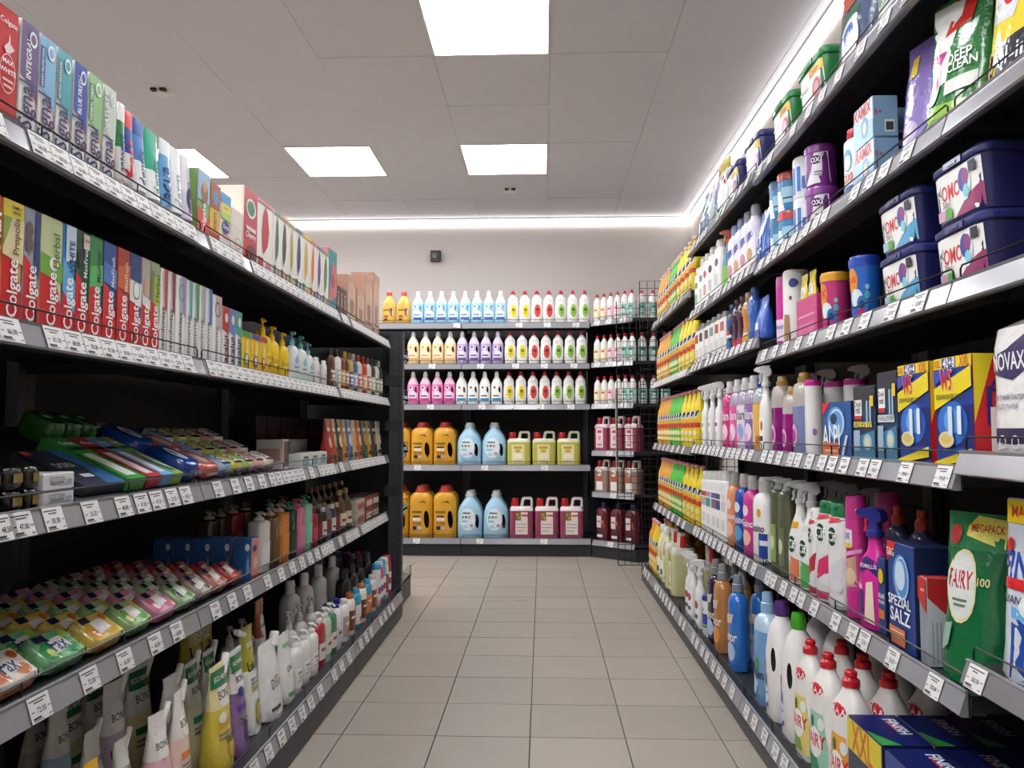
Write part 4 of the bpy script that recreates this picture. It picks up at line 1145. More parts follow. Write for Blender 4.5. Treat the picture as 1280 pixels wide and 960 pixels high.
bw = [('tr', -.85, .1, .85, .9, '#1e4fa0'), ('te', 0, .5, .5, .32, '#f0efea'), ('te', .1, .45, .3, .2, '#c9d4e4'), ('te', -.1, .55, .15, .12, '#8a6a4a'), ('tr', .5, .3, .8, .7, '#3f7fd0'), ('r', -.6, .3, .6, .7, '#2f62b8')]
L3.put(226, 248, flat('wet_wipes', .12, .045, '#1d4794', bw, crimp='#2a5ab0'), 'royal blue wet wipes pack', slope=SL, deep=2, rec=.008)
L3.put(251, 273, flat('wet_wipes', .1, .035, '#c9605a', [('tr', -.8, .1, .8, .9, '#dd8a7c'), ('te', 0, .5, .5, .3, '#f0d8d0'), ('r', -.7, .3, .7, .6, '#e8b0a4')], crimp='#d88a80'), 'salmon red wipes pack', slope=SL, deep=2, rec=.006)
def wipe(c, c2, ac):
    return flat('pocket_wipes', .075, .035, c, [('tr', -.8, .1, .8, .9, c), ('te', 0, .5, .6, .35, '#f2f2ee'), ('te', 0, .5, .36, .2, ac), ('te', .05, .5, .2, .1, '#f2f2ee'), ('tr', -.85, .02, .85, .16, c2), ('r', -.9, .1, .9, .5, c2), ('e', 0, .7, .4, .2, '#eee')], crimp=c)
cols = [('#9ab8d8', '#2a4a8a', '#27427e', 'blue'), ('#d8d05a', '#4a3a7a', '#333a7a', 'yellow'), ('#b8cc6a', '#3a4a6a', '#2a3a6a', 'lime'), ('#e0a8a0', '#5a3a6a', '#7a2a4a', 'pink'), ('#e8dcc8', '#8a5a4a', '#b84a3a', 'cream')]
for r_ in range(3):
    for k, (c, c2, ac, ds) in enumerate(cols):
        p = [276, 291, 305, 319, 331, 343]
        p = [678 - (678 - q) * (.829 + .077 * r_) / .823 for q in p]
        L3.put(p[k], p[k + 1], wipe(c, c2, ac), '%s pocket wipes bag, %s row' % (ds, ['front', 'middle', 'rear'][r_]), slope=SL, rec=.006 + .077 * r_, gap=.84)
L3.put(353, 361, lambda w: carton('plaster_box', w, .09, .1, '#e9e6df', [('r', -.8, .1, -.2, .95, '#c23a3a'), ('r', -.1, .1, .3, .95, '#3a7a4a'), ('r', .4, .1, .8, .95, '#2a4a8a'), ('nr', -.8, .3, .8, .7, '#d8b0a8')], top='#e9e6df'), 'upright striped plaster box', rec=.04)
L3.put(362, 384, lambda w: carton('cotton_bud_box', w, .1, .095, '#b9b6b0', [('r', -.9, .1, .9, .9, '#c9c6bf')] + [('e', -.8 + .23 * i, .3 + .3 * (i % 2), .04, .06, '#5a5a5a') for i in range(8)], top='#c4c1ba'), 'grey dotted cardboard box', rec=.13)
for k, (a, b) in enumerate([(362, 376), (376, 388), (388, 399), (399, 409)]):
    L3.put(a, b, lambda w: carton('plaster_box', w, .07, .05, '#e6e4de', [('tr', -.8, .1, .8, .9, '#f0efea'), ('te', 0, .6, .3, .2, '#6a8a9a'), ('r', -.7, .2, .7, .6, '#8ab8c8'), ('r', -.5, .65, .5, .8, '#444')], top='#eceae4'), 'small white plaster box, %s from left' % ORD[k], rec=.01)
for k in range(5):
    p = [318, 334, 350, 368, 386, 403]
    L3.put(p[k], p[k + 1], lambda w: carton('gift_box', w, .07, .19, '#3d1418', [('r', -.6, .2, .6, .8, '#541b20'), ('e', 0, .6, .4, .1, '#8a3a30'), ('r', -.9, .02, -.8, .98, '#a8604a')], side='#2a0e10'), 'dark red tall gift box, %s from camera, rear row' % ORD[k], rec=.315)
hp = [('#a8322c', 'brick red'), ('#c8542c', 'rust'), ('#2f3a34', 'dark green'), ('#c9862c', 'amber'), ('#4a7ab8', 'sky blue'), ('#c9b48a', 'sand'), ('#d8502c', 'bright orange'), ('#3a5a3a', 'moss green'), ('#b8903a', 'brass'), ('#2a2c30', 'black'), ('#b8b5ae', 'silver')]
for k, (c, ds) in enumerate(hp):
    a = 411 + (480 - 411) * (k / 11) ** .97; b = 411 + (480 - 411) * ((k + 1) / 11) ** .97
    L3.put(a, b, lambda w: pouch('snack_pouch', w, .05, .178, c, [('e', 0, .5, .55, .16, '#d8a45a' if k % 2 else '#e0d4c0'), ('r', -.6, .72, .6, .8, '#e9dcc8'), ('r', -.7, .1, .5, .2, '#4a2a1a'), ('e', .2, .3, .4, .07, '#8a3a2a')], seed=k + 20), 'upright %s glossy sachet' % ds)

L4 = Shelf('L', -.823, .538, 'left fourth shelf', 4.09, -1.23)
def soap(c1, c2, c3, text, tc, dark=True):
    ops = [('tr', -.95, .03, .95, .97, c1), ('tp', [(-.9, .05), (-.3, .1), (-.2, .6), (-.6, .7), (-.95, .5)], c2), ('te', .5, .25, .35, .2, c2), ('te', -.55, .3, .22, .16, c3), ('tp', [(-.4, .2), (.55, .3), (.5, .75), (-.35, .7)], '#f0efe6'), ('tt', text, .05, .5, .42, tc, 0, 1.4, .03),
           ('tr', -.75, .72, -.2, .95, '#1d1f4a' if dark else c2), ('r', -.8, .15, .8, .7, c2), ('te', .65, .75, .2, .14, c3)]
    return ops
sp_ = [('#e9ddd2', '#d88a5a', '#c2562c', 'Fax', '#2a3a7a', 'white and orange'), ('#7fc08a', '#3f9a5a', '#a8cf4a', 'Fax', '#23407a', 'leaf green'), ('#e3c86a', '#e8b23a', '#d87a2c', 'duru', '#fff', 'yellow'), ('#a8d088', '#5fb04a', '#e0b83a', 'duru', '#fff', 'spring green'),
      ('#e09ab0', '#d8608a', '#f0c8d0', 'duru', '#fff', 'pink'), ('#b8d0a0', '#6a9a5a', '#2d4a2a', 'duru', '#fff', 'pale green'), ('#b8a898', '#6a5a4a', '#e9e4da', 'duru', '#fff', 'brown'), ('#c98a80', '#b84a3a', '#e8b48a', 'duru', '#fff', 'rose brown'), ('#c94a40', '#a82a2c', '#e8903a', 'duru', '#fff', 'red')]
pb = [-8, 60, 117, 163, 196, 227, 250, 271, 289, 305]
for k, (c1, c2, c3, tx, tc, ds) in enumerate(sp_):
    L4.put(pb[k], pb[k + 1], lambda w: pack('soap_pack', w, .074, .03, c1, soap(c1, c2, c3, tx, tc), n=4.5, crimp=c1), ds + ' wrapped soap', slope=.62, filed=6, dstep=1.16, jit=1, gap=.86, rec=.004, group='soap packs on left fourth shelf')
L4.put(311, 327, lambda w: carton('skincare_gift_box', w, .055, .115, '#d98a78', [('e', -.2, .75, .5, .08, '#2a3a6a'), ('e', 0, .4, .5, .15, '#e8b09a'), ('r', -1, .0, 1, .1, '#c9604a'), ('nr', -.95, .0, .95, 1, '#2560a0'), ('nr', -.3, .05, .1, .25, '#a89a7a'), ('np', [(.5, .1), (.9, .2), (.7, .6), (.5, .4)], '#8ab0c8'), ('ne', .6, .8, .25, .09, '#dfe6ea')], side='#2560a0', top='#2f6aa8'), 'blue sided salmon skincare box', deep=5, w=.06, jit=.5)
pcol = [(329, 342, '#dcdcd6', '#e8e6e0', .178, 'white'), (343, 354, '#6a4a2c', '#d8cdb8', .182, 'brown'), (354.5, 365, '#d8862c', '#dcd0bc', .186, 'orange'), (366, 374, '#26352f', '#3fa088', .185, 'dark green'), (374.5, 385, '#d87a98', '#d8708f', .187, 'pink'), (385.5, 393, '#8fd0b0', '#4fb08c', .192, 'mint green')]
for a, b, c, cc, h, ds in pcol:
    L4.put(a, b, lambda w: bottle('hand_soap_bottle', w, w * .8, h, c, 'straight', 4, 'pump', cc, [('r', -.7, .12, .7, .5, c), ('te', 0, 0, 0, 0, c)][:1], mat='gel', ctop=1.0, cr=.5), '%s square pump soap bottle' % ds)
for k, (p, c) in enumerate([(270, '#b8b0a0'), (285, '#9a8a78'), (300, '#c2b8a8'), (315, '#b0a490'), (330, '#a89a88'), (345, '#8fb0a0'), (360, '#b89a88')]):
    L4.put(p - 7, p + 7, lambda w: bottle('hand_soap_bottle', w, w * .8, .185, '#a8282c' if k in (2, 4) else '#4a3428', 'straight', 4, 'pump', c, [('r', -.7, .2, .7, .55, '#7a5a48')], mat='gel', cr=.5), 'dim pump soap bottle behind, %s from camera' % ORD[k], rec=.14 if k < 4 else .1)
L4.put(394, 401, lambda w: bottle('nail_bottle', w, w * .9, .14, '#a8283a', 'domed', 2.2, 'screw', '#a8283a', [('r', -.7, .2, .7, .5, '#c94a5a')], cr=.6), 'small raspberry red bottle')
for k, (c, cc, ds) in enumerate([('#2a2320', '#1c1c1e', 'black'), ('#3a2a24', '#e0dcd4', 'brown white capped'), ('#6a7078', '#9aa0a8', 'grey'), ('#3a2f4a', '#d8d2c0', 'plum'), ('#3a3020', '#c9a85a', 'gold capped')]):
    a = 401 + k * 5.6
    L4.put(a, a + 5.4, lambda w: bottle('cosmetic_bottle', w, w * .9, .13, c, 'domed', 2.2, 'screw', cc, [('r', -.8, .2, .8, .6, '#d8d0c4' if k % 2 else '#8a2a34'), ('r', -.6, .3, .6, .36, '#3a3a4a')], cr=.6), 'small %s cosmetic bottle' % ds, deep=2)
for k, (a, b) in enumerate([(430, 436), (437, 444)]):
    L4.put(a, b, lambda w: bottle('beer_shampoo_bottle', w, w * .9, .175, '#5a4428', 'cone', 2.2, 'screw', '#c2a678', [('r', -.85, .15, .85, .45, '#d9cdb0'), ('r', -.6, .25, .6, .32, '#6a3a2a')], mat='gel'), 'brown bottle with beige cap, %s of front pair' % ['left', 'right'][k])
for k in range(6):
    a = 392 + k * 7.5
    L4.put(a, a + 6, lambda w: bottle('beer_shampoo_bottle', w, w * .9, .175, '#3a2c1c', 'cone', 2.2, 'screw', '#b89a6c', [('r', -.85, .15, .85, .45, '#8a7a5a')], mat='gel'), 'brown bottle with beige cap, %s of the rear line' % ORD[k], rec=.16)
for k, (a, b, c, ds) in enumerate([(446, 457, '#c9c0a8', 'cream'), (457, 466, '#8a3a38', 'dull red'), (466, 474, '#5a3a34', 'dark brown')]):
    L4.put(a, b, lambda w: carton('cosmetic_box', w, .12, .055, c, [('r', -.8, .2, .8, .7, '#b84a4a' if k == 0 else '#d8c8b0'), ('tr', -.9, .1, .9, .9, c), ('tr', -.5, .3, .5, .7, '#5aa0a0')], top=c), 'flat %s cosmetic box' % ds, stack=2)

L5 = Shelf('L', -.765, .13, 'left bottom shelf', 4.09, -1.22)
def refill(c, c2, brand, bcol, h=.235, sp=None, acc='#d8c24a', seed=1, tp=1.0, art=()):
    def mk(w):
        ops = [('e', 0, .72, .55, .12, '#f4f2ea'), ('t', brand, 0, .72, .5, bcol, 0, 1.3, .03), ('r', -.7, .42, .5, .48, acc), ('r', -.7, .36, .3, .38, '#8a8a80'), ('r', -.7, .32, .4, .34, '#8a8a80'), ('e', .3, .2, .45, .1, acc)] + list(art)
        return pouch('soap_refill_pouch', w, .075, h, c, ops, [(0, c), (.55, c2)], sp, seed=seed, top=tp)
    return mk
L5.put(5, 60, lambda w: pouch('yellow_refill_pouch', w, .06, .258, '#dcae1c', [('r', -.7, .3, .7, .6, '#f0d84a')], seed=3), 'yellow pouch by the lower left picture corner', n=2, gap=.8)
L5.put(62, 140, lambda w: pouch('yellow_refill_pouch', w, .06, .25, '#e0b41e', [('r', -.7, .3, .7, .6, '#f0d84a')], seed=5), 'yellow pouch left of the pale refill pouches', n=3, gap=.8)
grn = lambda: [('r', -.95, .8, .95, .96, '#1f7a4a'), ('t', 'ECO REFILL', 0, .88, .7, '#fff', 0, 1.2)]
L5.put(278, 300, refill('#e6cf4a', '#f0e6a8', 'BONI', '#5a4a20', .255, (.36, '#f0efea', .4), '#d8a82a', 6, 1, grn() + [('t', 'Vanilla', .25, .3, .6, '#4a3a10'), ('e', -.4, .52, .3, .05, '#fbf6e0')]), 'yellow vanilla refill pouch with green header')
L5.put(301, 317, refill('#8a6aa0', '#e8e2e8', 'BONI', '#3a2a5a', .262, None, '#5a3a8a', 7, 1, grn() + [('e', -.2, .6, .35, .05, '#2f3a7a'), ('t', 'Berry', .2, .3, .6, '#3a2a5a')]), 'purple berry refill pouch with green header')
def luksja(w):
    return pouch('soap_refill_pouch', w, .09, .285, '#e9e6d8', [('r', -.98, .72, .98, .98, '#a9a02c'), ('t', 'ECO', .1, .9, .35, '#f3f2dc', 0, 1.2), ('t', 'REFILL', .1, .83, .45, '#f3f2dc', 0, 1.2), ('t', 'Luksja', .1, .62, .72, '#1f2a3a', 0, 1.3, .03), ('r', -.5, .5, .4, .52, '#8a8a80'), ('r', -.5, .46, .6, .48, '#8a8a80'), ('r', -.5, .41, .6, .44, '#9aa04a'), ('e', .1, .2, .5, .12, '#a8a04a'), ('e', .3, .22, .25, .08, '#c9c06a')], [(0, '#efeee6'), (.66, '#a9a02c')], (-.46, '#f2f1ec', -1.2), seed=16)
L5.put(316, 332, luksja, 'olive headed refill pouch, right of two', rec=.02)
L5.put(240, 282, luksja, 'olive headed refill pouch, left of two in shade', rec=.2)
ww = (.4, '#f2f1ec', .5)
for p, rec, c, c2, ac, h, sd, ds in [(170, .05, '#e4ead2', '#f0f0ea', '#5a8a4a', .23, 1, 'white and olive'), (192, .03, '#dfe6c8', '#eef0e6', '#3a7a4a', .235, 2, 'pale green'), (214, .02, '#e8b8c4', '#f2ece8', '#d8407a', .25, 3, 'pink'), (237, .02, '#f0d2c0', '#f3ece6', '#e07a3a', .265, 4, 'peach'), (258, .02, '#8fb8dc', '#eef0ee', '#2f6ab8', .27, 5, 'sky blue')]:
    L5.put(p - 10.5, p + 10.5, refill(c, c2, 'BONI', '#5a6a5a', h - .02, ww, ac, sd, .84), '%s refill pouch with white spout' % ds, rec=rec, turn=random.uniform(-.2, .2))
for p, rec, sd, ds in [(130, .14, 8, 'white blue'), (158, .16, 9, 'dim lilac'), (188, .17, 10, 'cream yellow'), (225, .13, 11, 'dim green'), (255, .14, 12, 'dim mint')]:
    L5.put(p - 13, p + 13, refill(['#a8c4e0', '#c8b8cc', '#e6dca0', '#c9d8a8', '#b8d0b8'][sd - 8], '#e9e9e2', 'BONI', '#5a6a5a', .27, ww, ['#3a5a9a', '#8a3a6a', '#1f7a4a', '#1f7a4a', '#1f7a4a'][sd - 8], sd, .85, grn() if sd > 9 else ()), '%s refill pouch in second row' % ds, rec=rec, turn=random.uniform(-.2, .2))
for p, rec, c_, sd, ds in [(200, .07, '#e8dfb0', 21, 'butter yellow'), (216, .1, '#dfe8d0', 22, 'mint cream'), (232, .075, '#ead9d2', 23, 'blush'), (247, .06, '#9cc0de', 24, 'light blue'), (262, .065, '#e9e2c0', 25, 'vanilla cream'), (272, .08, '#e4e4dc', 26, 'plain ivory')]:
    L5.put(p - 8, p + 8, refill(c_, '#efeee8', 'BONI', '#4a5a4a', .255, ww, '#1f7a4a', sd, .92, grn()), '%s refill pouch with green header between rows' % ds, rec=rec, w=.085)
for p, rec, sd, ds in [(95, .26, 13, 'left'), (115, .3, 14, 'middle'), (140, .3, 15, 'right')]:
    L5.put(p - 13, p + 13, refill('#b8b4ac', '#d8d6d0', 'BONI', '#444', .22, None, '#8a8a84', sd, .8), 'shade-greyed refill pouch in back row, ' + ds, rec=rec)  # grey film colours paint in the shade at the back of the shelf
L5.put(338, 361, lambda w: pouch('soap_refill_pouch', w, .085, .215, '#edecea', [('r', -.6, .12, .2, .16, '#333'), ('t', 'Dove', .1, .45, .5, '#6a6a70', 0, 1.2), ('e', .1, .52, .2, .03, '#c9a85a')], None, (.4, '#f3f2ef', .4), seed=18), 'plain white refill pouch with spout', gap=.9)
L5.put(331, 341, refill('#efece4', '#a85a2c', 'Luksja', '#1f2a5a', .29, None, '#a8502c', 17), 'orange brown headed refill pouch', rec=.11)
L5.put(360, 373, lambda w: pouch('soap_refill_pouch', w, .075, .205, '#e9ebe6', [('r', -.6, .1, .2, .16, '#4a9a4a'), ('t', 'LINO', .1, .5, .5, '#333', 0, 1.2), ('r', -.5, .8, .5, .86, '#8ac08a')], seed=19), 'white refill pouch with green mark')
for k, (p, ds) in enumerate([(378, 'nearest'), (388, 'middle'), (398, 'farthest')]):
    L5.put(p - 5, p + 5, pump_b('#eceae6', '#f0efec', .175, [('r', -.7, .1, .6, .45, '#f6f6f4'), ('r', -.4, .34, .4, .38, '#8a8a90'), ('r', -.5, .2, .5, .22, '#b0b0b8'), ('e', 0, .28, .2, .03, '#c9a85a')], pr='shampoo'), '%s small white pump bottle' % ds)
for k, (p, c, cc, ds) in enumerate([(407, '#b02a34', '#efeeea', 'red'), (414.5, '#c9cfc4', '#efeeea', 'clear'), (421, '#3f8a5a', '#e8e8e4', 'green'), (428, '#eef0f0', '#2432a0', 'white blue headed')]):
    L5.put(p - 3.8, p + 3.8, pump_b(c, cc, .19, [('r', -.7, .15, .7, .45, '#e8e2da' if k != 3 else '#c9d8e4'), ('r', -.4, .3, .4, .36, '#a03a3a')], pr='shampoo', mat='gel'), '%s liquid soap pump bottle' % ds)
for k in range(6):
    p = 330 + k * 13
    L5.put(p - 6, p + 6, pump_b('#e9e7e3', '#ecebe8', .215, [('r', -.6, .2, .6, .4, '#d8d6d0'), ('r', -.4, .3, .4, .33, '#3a3a8a')], pr='lotion'), 'white lotion pump bottle in the second row, %s from camera' % ORD[k], rec=.075)
for k in range(4):
    p = 372 + k * 17
    L5.put(p - 8, p + 8, lambda w: bottle('cleanser_bottle', w, w * .7, .27, '#e6e4e0', 'shampoo', 2.5, 'flip', '#efedea', [('r', -.6, .15, .6, .5, '#f3f2ef'), ('r', -.4, .35, .4, .4, '#6a6a9a')], cr=.5), 'tall white bottle behind pumps, %s from camera' % ORD[k], rec=.15)
for k, (p, c, cc, lb, ds) in enumerate([(437, '#f0eeea', '#e2e0dc', '#b8a89a', 'white'), (444.5, '#ece6da', '#c25a34', '#7a3a24', 'cream orange capped'), (452, '#3f9ab8', '#3f9ab8', '#e8e2d8', 'turquoise'), (459, '#efe8dc', '#c87a4a', '#6a3224', 'cream brown labelled'), (465.5, '#3a9ac0', '#3a9ac0', '#d88a4a', 'turquoise round'), (471.5, '#e2ddd6', '#c9c5be', '#8a4a34', 'ivory')]):
    L5.put(p - 3.2, p + 3.2, lambda w: bottle('body_lotion_bottle', w, w * .7, .165, c, 'domed', 2.3, 'screw', cc, [('r', -.9, .12, .9, .6, lb), ('r', -.6, .4, .6, .46, '#f0e8dc'), ('e', .1, .25, .4, .06, '#c9502c')], cr=.5), '%s body lotion bottle' % ds)
for k in range(4):
    p = 437 + k * 9
    L5.put(p - 4, p + 4, lambda w: bottle('shower_gel_bottle', w, w * .7, .235, '#1d1b1c', 'shampoo', 2.6, 'flip', '#17171a', [('r', -.8, .12, .8, .6, '#2a2422'), ('r', -.7, .2, .7, .5, '#c2562c'), ('t', 'MEN', 0, .54, .7, '#d8b48a')], cr=.6), 'black and orange shower gel bottle, %s from camera' % ORD[k], rec=.07)
for k, (p, c, cc) in enumerate([(477, '#d8dde2', '#3fa0c8'), (480.2, '#d84a78', '#d8d8d8'), (483.4, '#4fa8cf', '#4fa8cf'), (486.6, '#e6e0d4', '#e8e4dc'), (489.8, '#a83a38', '#a83230')]):
    L5.put(p - 1.4, p + 1.4, lambda w: bottle('deodorant_can', w, w, .2, c, 'domed', 2, 'screw', cc, [('r', -.8, .15, .8, .6, '#e9e9e6' if k != 3 else '#a8402c'), ('r', -.7, .3, .7, .45, '#3a6ab0' if k % 2 else '#c23a4a')], cat='spray can', cr=.85), '%s deodorant can' % ['pale grey', 'hot pink', 'light blue', 'cream', 'dark red'][k])
for k in range(10):
    p = 452 + (k % 5) * 3.6 - 8 * (k // 5)
    L5.put(p - 1.5, p + 1.5, lambda w: bottle('deodorant_can', w, w, .21, '#b8c4cc' if k % 2 else '#a83a38', 'domed', 2, 'screw', '#3fa0c8' if k % 2 else '#a83230', [('r', -.8, .15, .8, .6, '#e0e0dc')], cat='spray can', cr=.85), '%s capped deodorant can, %s in rear %s' % ('blue' if k % 2 else 'red', ORD[k % 5], 'line' if k < 5 else 'double line'), rec=.12 + .06 * (k // 5), w=.045)
# ------------------------------------------------------------------ right gondola products
def rs(ph, bay_i, base=False):
    z = (.113 if base else RL[ph][bay_i][0]) - .007
    return Shelf('R', .662 if base else .726, z, ph, RBAYS[bay_i][1] - .006, 1.24)
def rph(k): return 'right %s shelf' % k
# --- far bay: yellow, green and orange cleaner bottles on every shelf
def cleaner(c, cc='#b5606a', h=.29):
    ops = [('r', -.95, .5, .95, .6, '#f0efe9', .05), ('p', [(-.7, .5), (-.2, .51), (.1, .6), (-.4, .59)], '#1d2a5a'), ('p', [(.2, .52), (.6, .53), (.9, .62), (.5, .61)], '#1d2a5a'), ('r', -.95, .34, .95, .42, '#c2402c'), ('r', -.8, .43, .8, .48, '#e6b03a'), ('e', 0, .25, .6, .05, '#e8e0b0'), ('r', -.6, .1, .6, .16, '#e8d890')]
    return lambda w: bottle('cleaner_bottle', min(w, .078), .062, h, c, 'duck', 2.6, 'ball', cc, ops, cr=.36)
for k, (ph, base, pa, cc) in enumerate([('second', 0, (817, 832, 843, 863), '#e6bfae'), ('third', 0, (819, 833, 845, 865), '#cf9a98'), ('fourth', 0, (820, 834, 848, 869), '#d08a8c'), ('fifth', 0, (821, 835, 850, 872), '#d48c90'), ('bottom', 1, (803, 812, 812, 818), '#d890a0')]):
    sh = rs(rph(ph), 3, base)
    if ph == 'bottom':
        sh.put(806, 813.5, cleaner('#e09a2c', cc, .31), 'orange cleaner bottle', n=4, deep=2)
        sh.put(813.5, 818, cleaner('#e8c81e', cc, .31), 'yellow cleaner bottle', n=2, deep=2)
    else:
        sh.put(pa[0], pa[1], cleaner('#e0a035', cc), 'orange cleaner bottle', n=5)
        sh.put(pa[1], pa[2], cleaner('#4fbf3a', cc), 'green cleaner bottle', n=5)
        sh.put(pa[2], pa[3], cleaner('#ecd01e', cc), 'yellow cleaner bottle', n=4)
# --- top shelf
def bag(c, ops, h, d=.09, bands=None, seed=1, nm='capsule_bag', cat='bag'):
    return lambda w: pouch(nm, w, d, h, c, ops, bands, seed=seed, cat=cat)
T1 = rs(rph('top'), 1); T2 = rs(rph('top'), 2)
pod = lambda x, z, s, a, b: [('e', x, z, s, s * .55, '#e8ecee'), ('e', x - s * .2, z + s * .2, s * .6, s * .3, a), ('e', x + s * .3, z - s * .1, s * .5, s * .28, b)]
T1.put(1084, 1118, bag('#c9cfc4', [('r', -.8, .5, .8, .9, '#e4e8e2'), ('e', 0, .4, .6, .2, '#7a9a8a'), ('t', 'Ultra', 0, .7, .5, '#334')], .24, seed=31), 'clear silver washing capsule bag')
T1.put(1032, 1080, bag('#3a4a60', [('r', -.9, .75, .9, .98, '#c2542c'), ('e', -.1, .55, .5, .15, '#1d6a4a'), ('e', 0, .48, .4, .1, '#e6ece8')] + pod(.1, .3, .4, '#3a6ac0', '#e0e6ea') + [('r', -.9, .02, .2, .14, '#a8302c')], .235, bands=[(0, '#8a2c2c'), (.2, '#4a5a78'), (.7, '#b8482c')], seed=32), 'dark green and blue washing capsule bag')
def tublab(c, acc, txt='12'): return [('r', -.85, .12, .85, .78, '#eceae6'), ('r', .0, .62, .85, .78, '#e8b82c'), ('e', .45, .38, .3, .18, '#b890a0'), ('o', .45, .38, .25, .15, acc, .3), ('t', 'Color', .35, .7, .3, '#a33'), ('r', -.8, .18, -.3, .24, '#444'), ('r', -.8, .5, -.1, .55, '#c9c9c6')]
T1.put(990, 1030, lambda w: tub('detergent_tub', w, .14, .155, '#1f7a3c', '#2a8a48', tublab('#1f7a3c', '#b8304a')), 'right one of two green lidded tubs', w=.205)
T1.put(956, 990, lambda w: tub('detergent_tub', w, .14, .155, '#1f7a3c', '#2a8a48', tublab('#1f7a3c', '#b8304a')), 'left one of two green lidded tubs', w=.205)
T2.put(924, 950, lambda w: tub('detergent_tub', w, .14, .155, '#2c2d66', '#3a3a78', tublab('#2c2d66', '#8a3a8a')), 'right one of two navy lidded tubs', w=.2)
T2.put(901, 924, lambda w: tub('detergent_tub', w, .14, .155, '#2c2d66', '#3a3a78', tublab('#2c2d66', '#8a3a8a')), 'left one of two navy lidded tubs', w=.2)
T2.put(886, 900, bag('#dfe4e0', [('r', -.8, .62, .8, .8, '#f0efea'), ('t', 'TEA', 0, .71, .8, '#c2242c', 0, 1.3, .04), ('r', -.9, .82, .9, .97, '#c9b82c')] + pod(0, .38, .6, '#7a4a9a', '#3a7ab8') + [('p', [(-.8, .05), (.3, .1), (-.2, .3), (-.8, .35)], '#5a9a4a')], .27, bands=[(0, '#4a8a6a'), (.3, '#dfe4e0'), (.8, '#c9b82c')], seed=33), 'white capsule bag with red lettering')
for k, (a, b, c) in enumerate([(878, 885, '#b8c4cc'), (870, 878, '#5a8aa8'), (863, 870, '#6a8a5a')]):
    T2.put(a, b, bag(c, pod(0, .6, .6, '#3a6ab8', '#5aa84a') + [('e', 0, .25, .6, .14, '#5a4a7a'), ('r', -.7, .4, .7, .46, '#eee')], .23, seed=34 + k), ['grey washing capsule bag', 'blue washing capsule bag', 'green washing capsule bag by shelf end'][k])
# --- second shelf
S0, S1, S2 = (rs(rph('second'), i) for i in range(3))
S0.put(1209, 1290, bag('#e6d23a', [('p', [(-.95, .5), (-.1, .45), (.5, .95), (-.95, .95)], '#dfe2e6')] + pod(-.35, .72, .42, '#4a3a9a', '#d8304a') + [('p', [(-.9, .08), (.9, .12), (.9, .34), (-.9, .3)], '#2c2f3c'), ('t', 'All-in-1', 0, .21, .7, '#e9e9ee'), ('r', -.4, .02, .6, .1, '#3a6ab8'), ('r', -.98, .02, -.7, .3, '#b8242c')], .25, .1, seed=37), 'yellow and clear washing capsule bag', turn=.2)
S1.put(1146, 1196, bag('#2f7a3c', [('p', [(-.95, .3), (-.1, .35), (.2, .95), (-.9, .98)], '#e4e6e2'), ('p', [(-.3, .7), (.5, .74), (.6, .95), (-.1, .97)], '#c8342c'), ('p', [(-.9, .5), (-.3, .5), (-.1, .58), (-.9, .6)], '#b83a8a')] + pod(-.6, .38, .3, '#2f7ac0', '#d8408a') + [('t', 'DEEP', .28, .5, .36, '#eef0ea', 0, 1.3, .03), ('t', 'CLEAN', .34, .43, .42, '#eef0ea', 0, 1.3, .03), ('r', -.1, .24, .8, .34, '#e2e6e0'), ('p', [(-.8, .06), (.7, .04), (.6, .16), (-.6, .2)], '#8fc04a')], .26, .1, seed=38), 'green and white washing capsule bag with red top', turn=.3)
S1.put(1109, 1145, bag('#7a68a8', [('e', 0, .3, .6, .2, '#8a78b8'), ('e', -.2, .2, .4, .1, '#b8a8cc'), ('p', [(-.6, .7), (-.2, .72), (-.3, .9), (-.6, .88)], '#d8c23a')], .245, .1, seed=39), 'purple transparent capsule bag', turn=.25)
kam = lambda w: carton('water_softener_box', w, .055, .093, '#e6ebef', [('p', [(-1, 0), (1, 0), (1, .45), (-1, .7)], '#9cc4e4'), ('t', 'KAMIX', 0, .82, .85, '#c2242c', 0, 1.4, .04), ('e', .2, .38, .35, .26, '#5f9ad0'), ('e', .2, .36, .2, .16, '#d8cfae'), ('nr', -.95, .02, .95, .98, '#8fb6d6'), ('nr', -.1, .12, .7, .42, '#e9ecee'), ('nr', 0, .16, .6, .36, '#4a4a4a'), ('nt', '5+', -.6, .6, .3, '#c2242c')], side='#8fb6d6', top='#7a94aa')
S1.put(1068, 1092, kam, 'blue and white softener box with red lettering', stack=2, jit=.8)
S1.put(1092, 1106, kam, 'blue white softener box farther right', stack=2, rec=.06, jit=.8, w=.09)
S1.put(1049, 1066, lambda w: bottle('stain_remover_bottle', w, w * .6, .17, '#ecebe8', 'straight', 3, 'screw', '#c2242c', [('e', 0, .55, .6, .16, '#5fa8d8'), ('e', 0, .52, .42, .11, '#d8e8f2'), ('t', 'OXI', 0, .3, .6, '#c2242c', 0, 1.3, .03), ('r', -.7, .08, .7, .18, '#3a6ab0')], cr=.55), 'white bottle with red cap and blue oval')
oxi = lambda w: round_tub('stain_remover_tub', w, .118, '#7a2a86', '#8a3a96', [('p', [(-.4, .05), (.9, .08), (.9, .8), (.3, .78), (.1, .4)], '#e9e4ea'), ('e', .4, .62, .35, .1, '#4a1a5a'), ('t', 'OXI', .4, .62, .3, '#fff', 0, 1.2, .03), ('r', .3, .32, .75, .35, '#8a5a90'), ('r', .3, .26, .7, .28, '#8a5a90')] + [('r', -.8 + .14 * i, .1, -.76 + .14 * i, .76, '#e8dcec') for i in range(4)], .17, .94)
S1.put(1004, 1046, oxi, 'purple round stain remover tub', stack=2, rd=1, turn=.5)
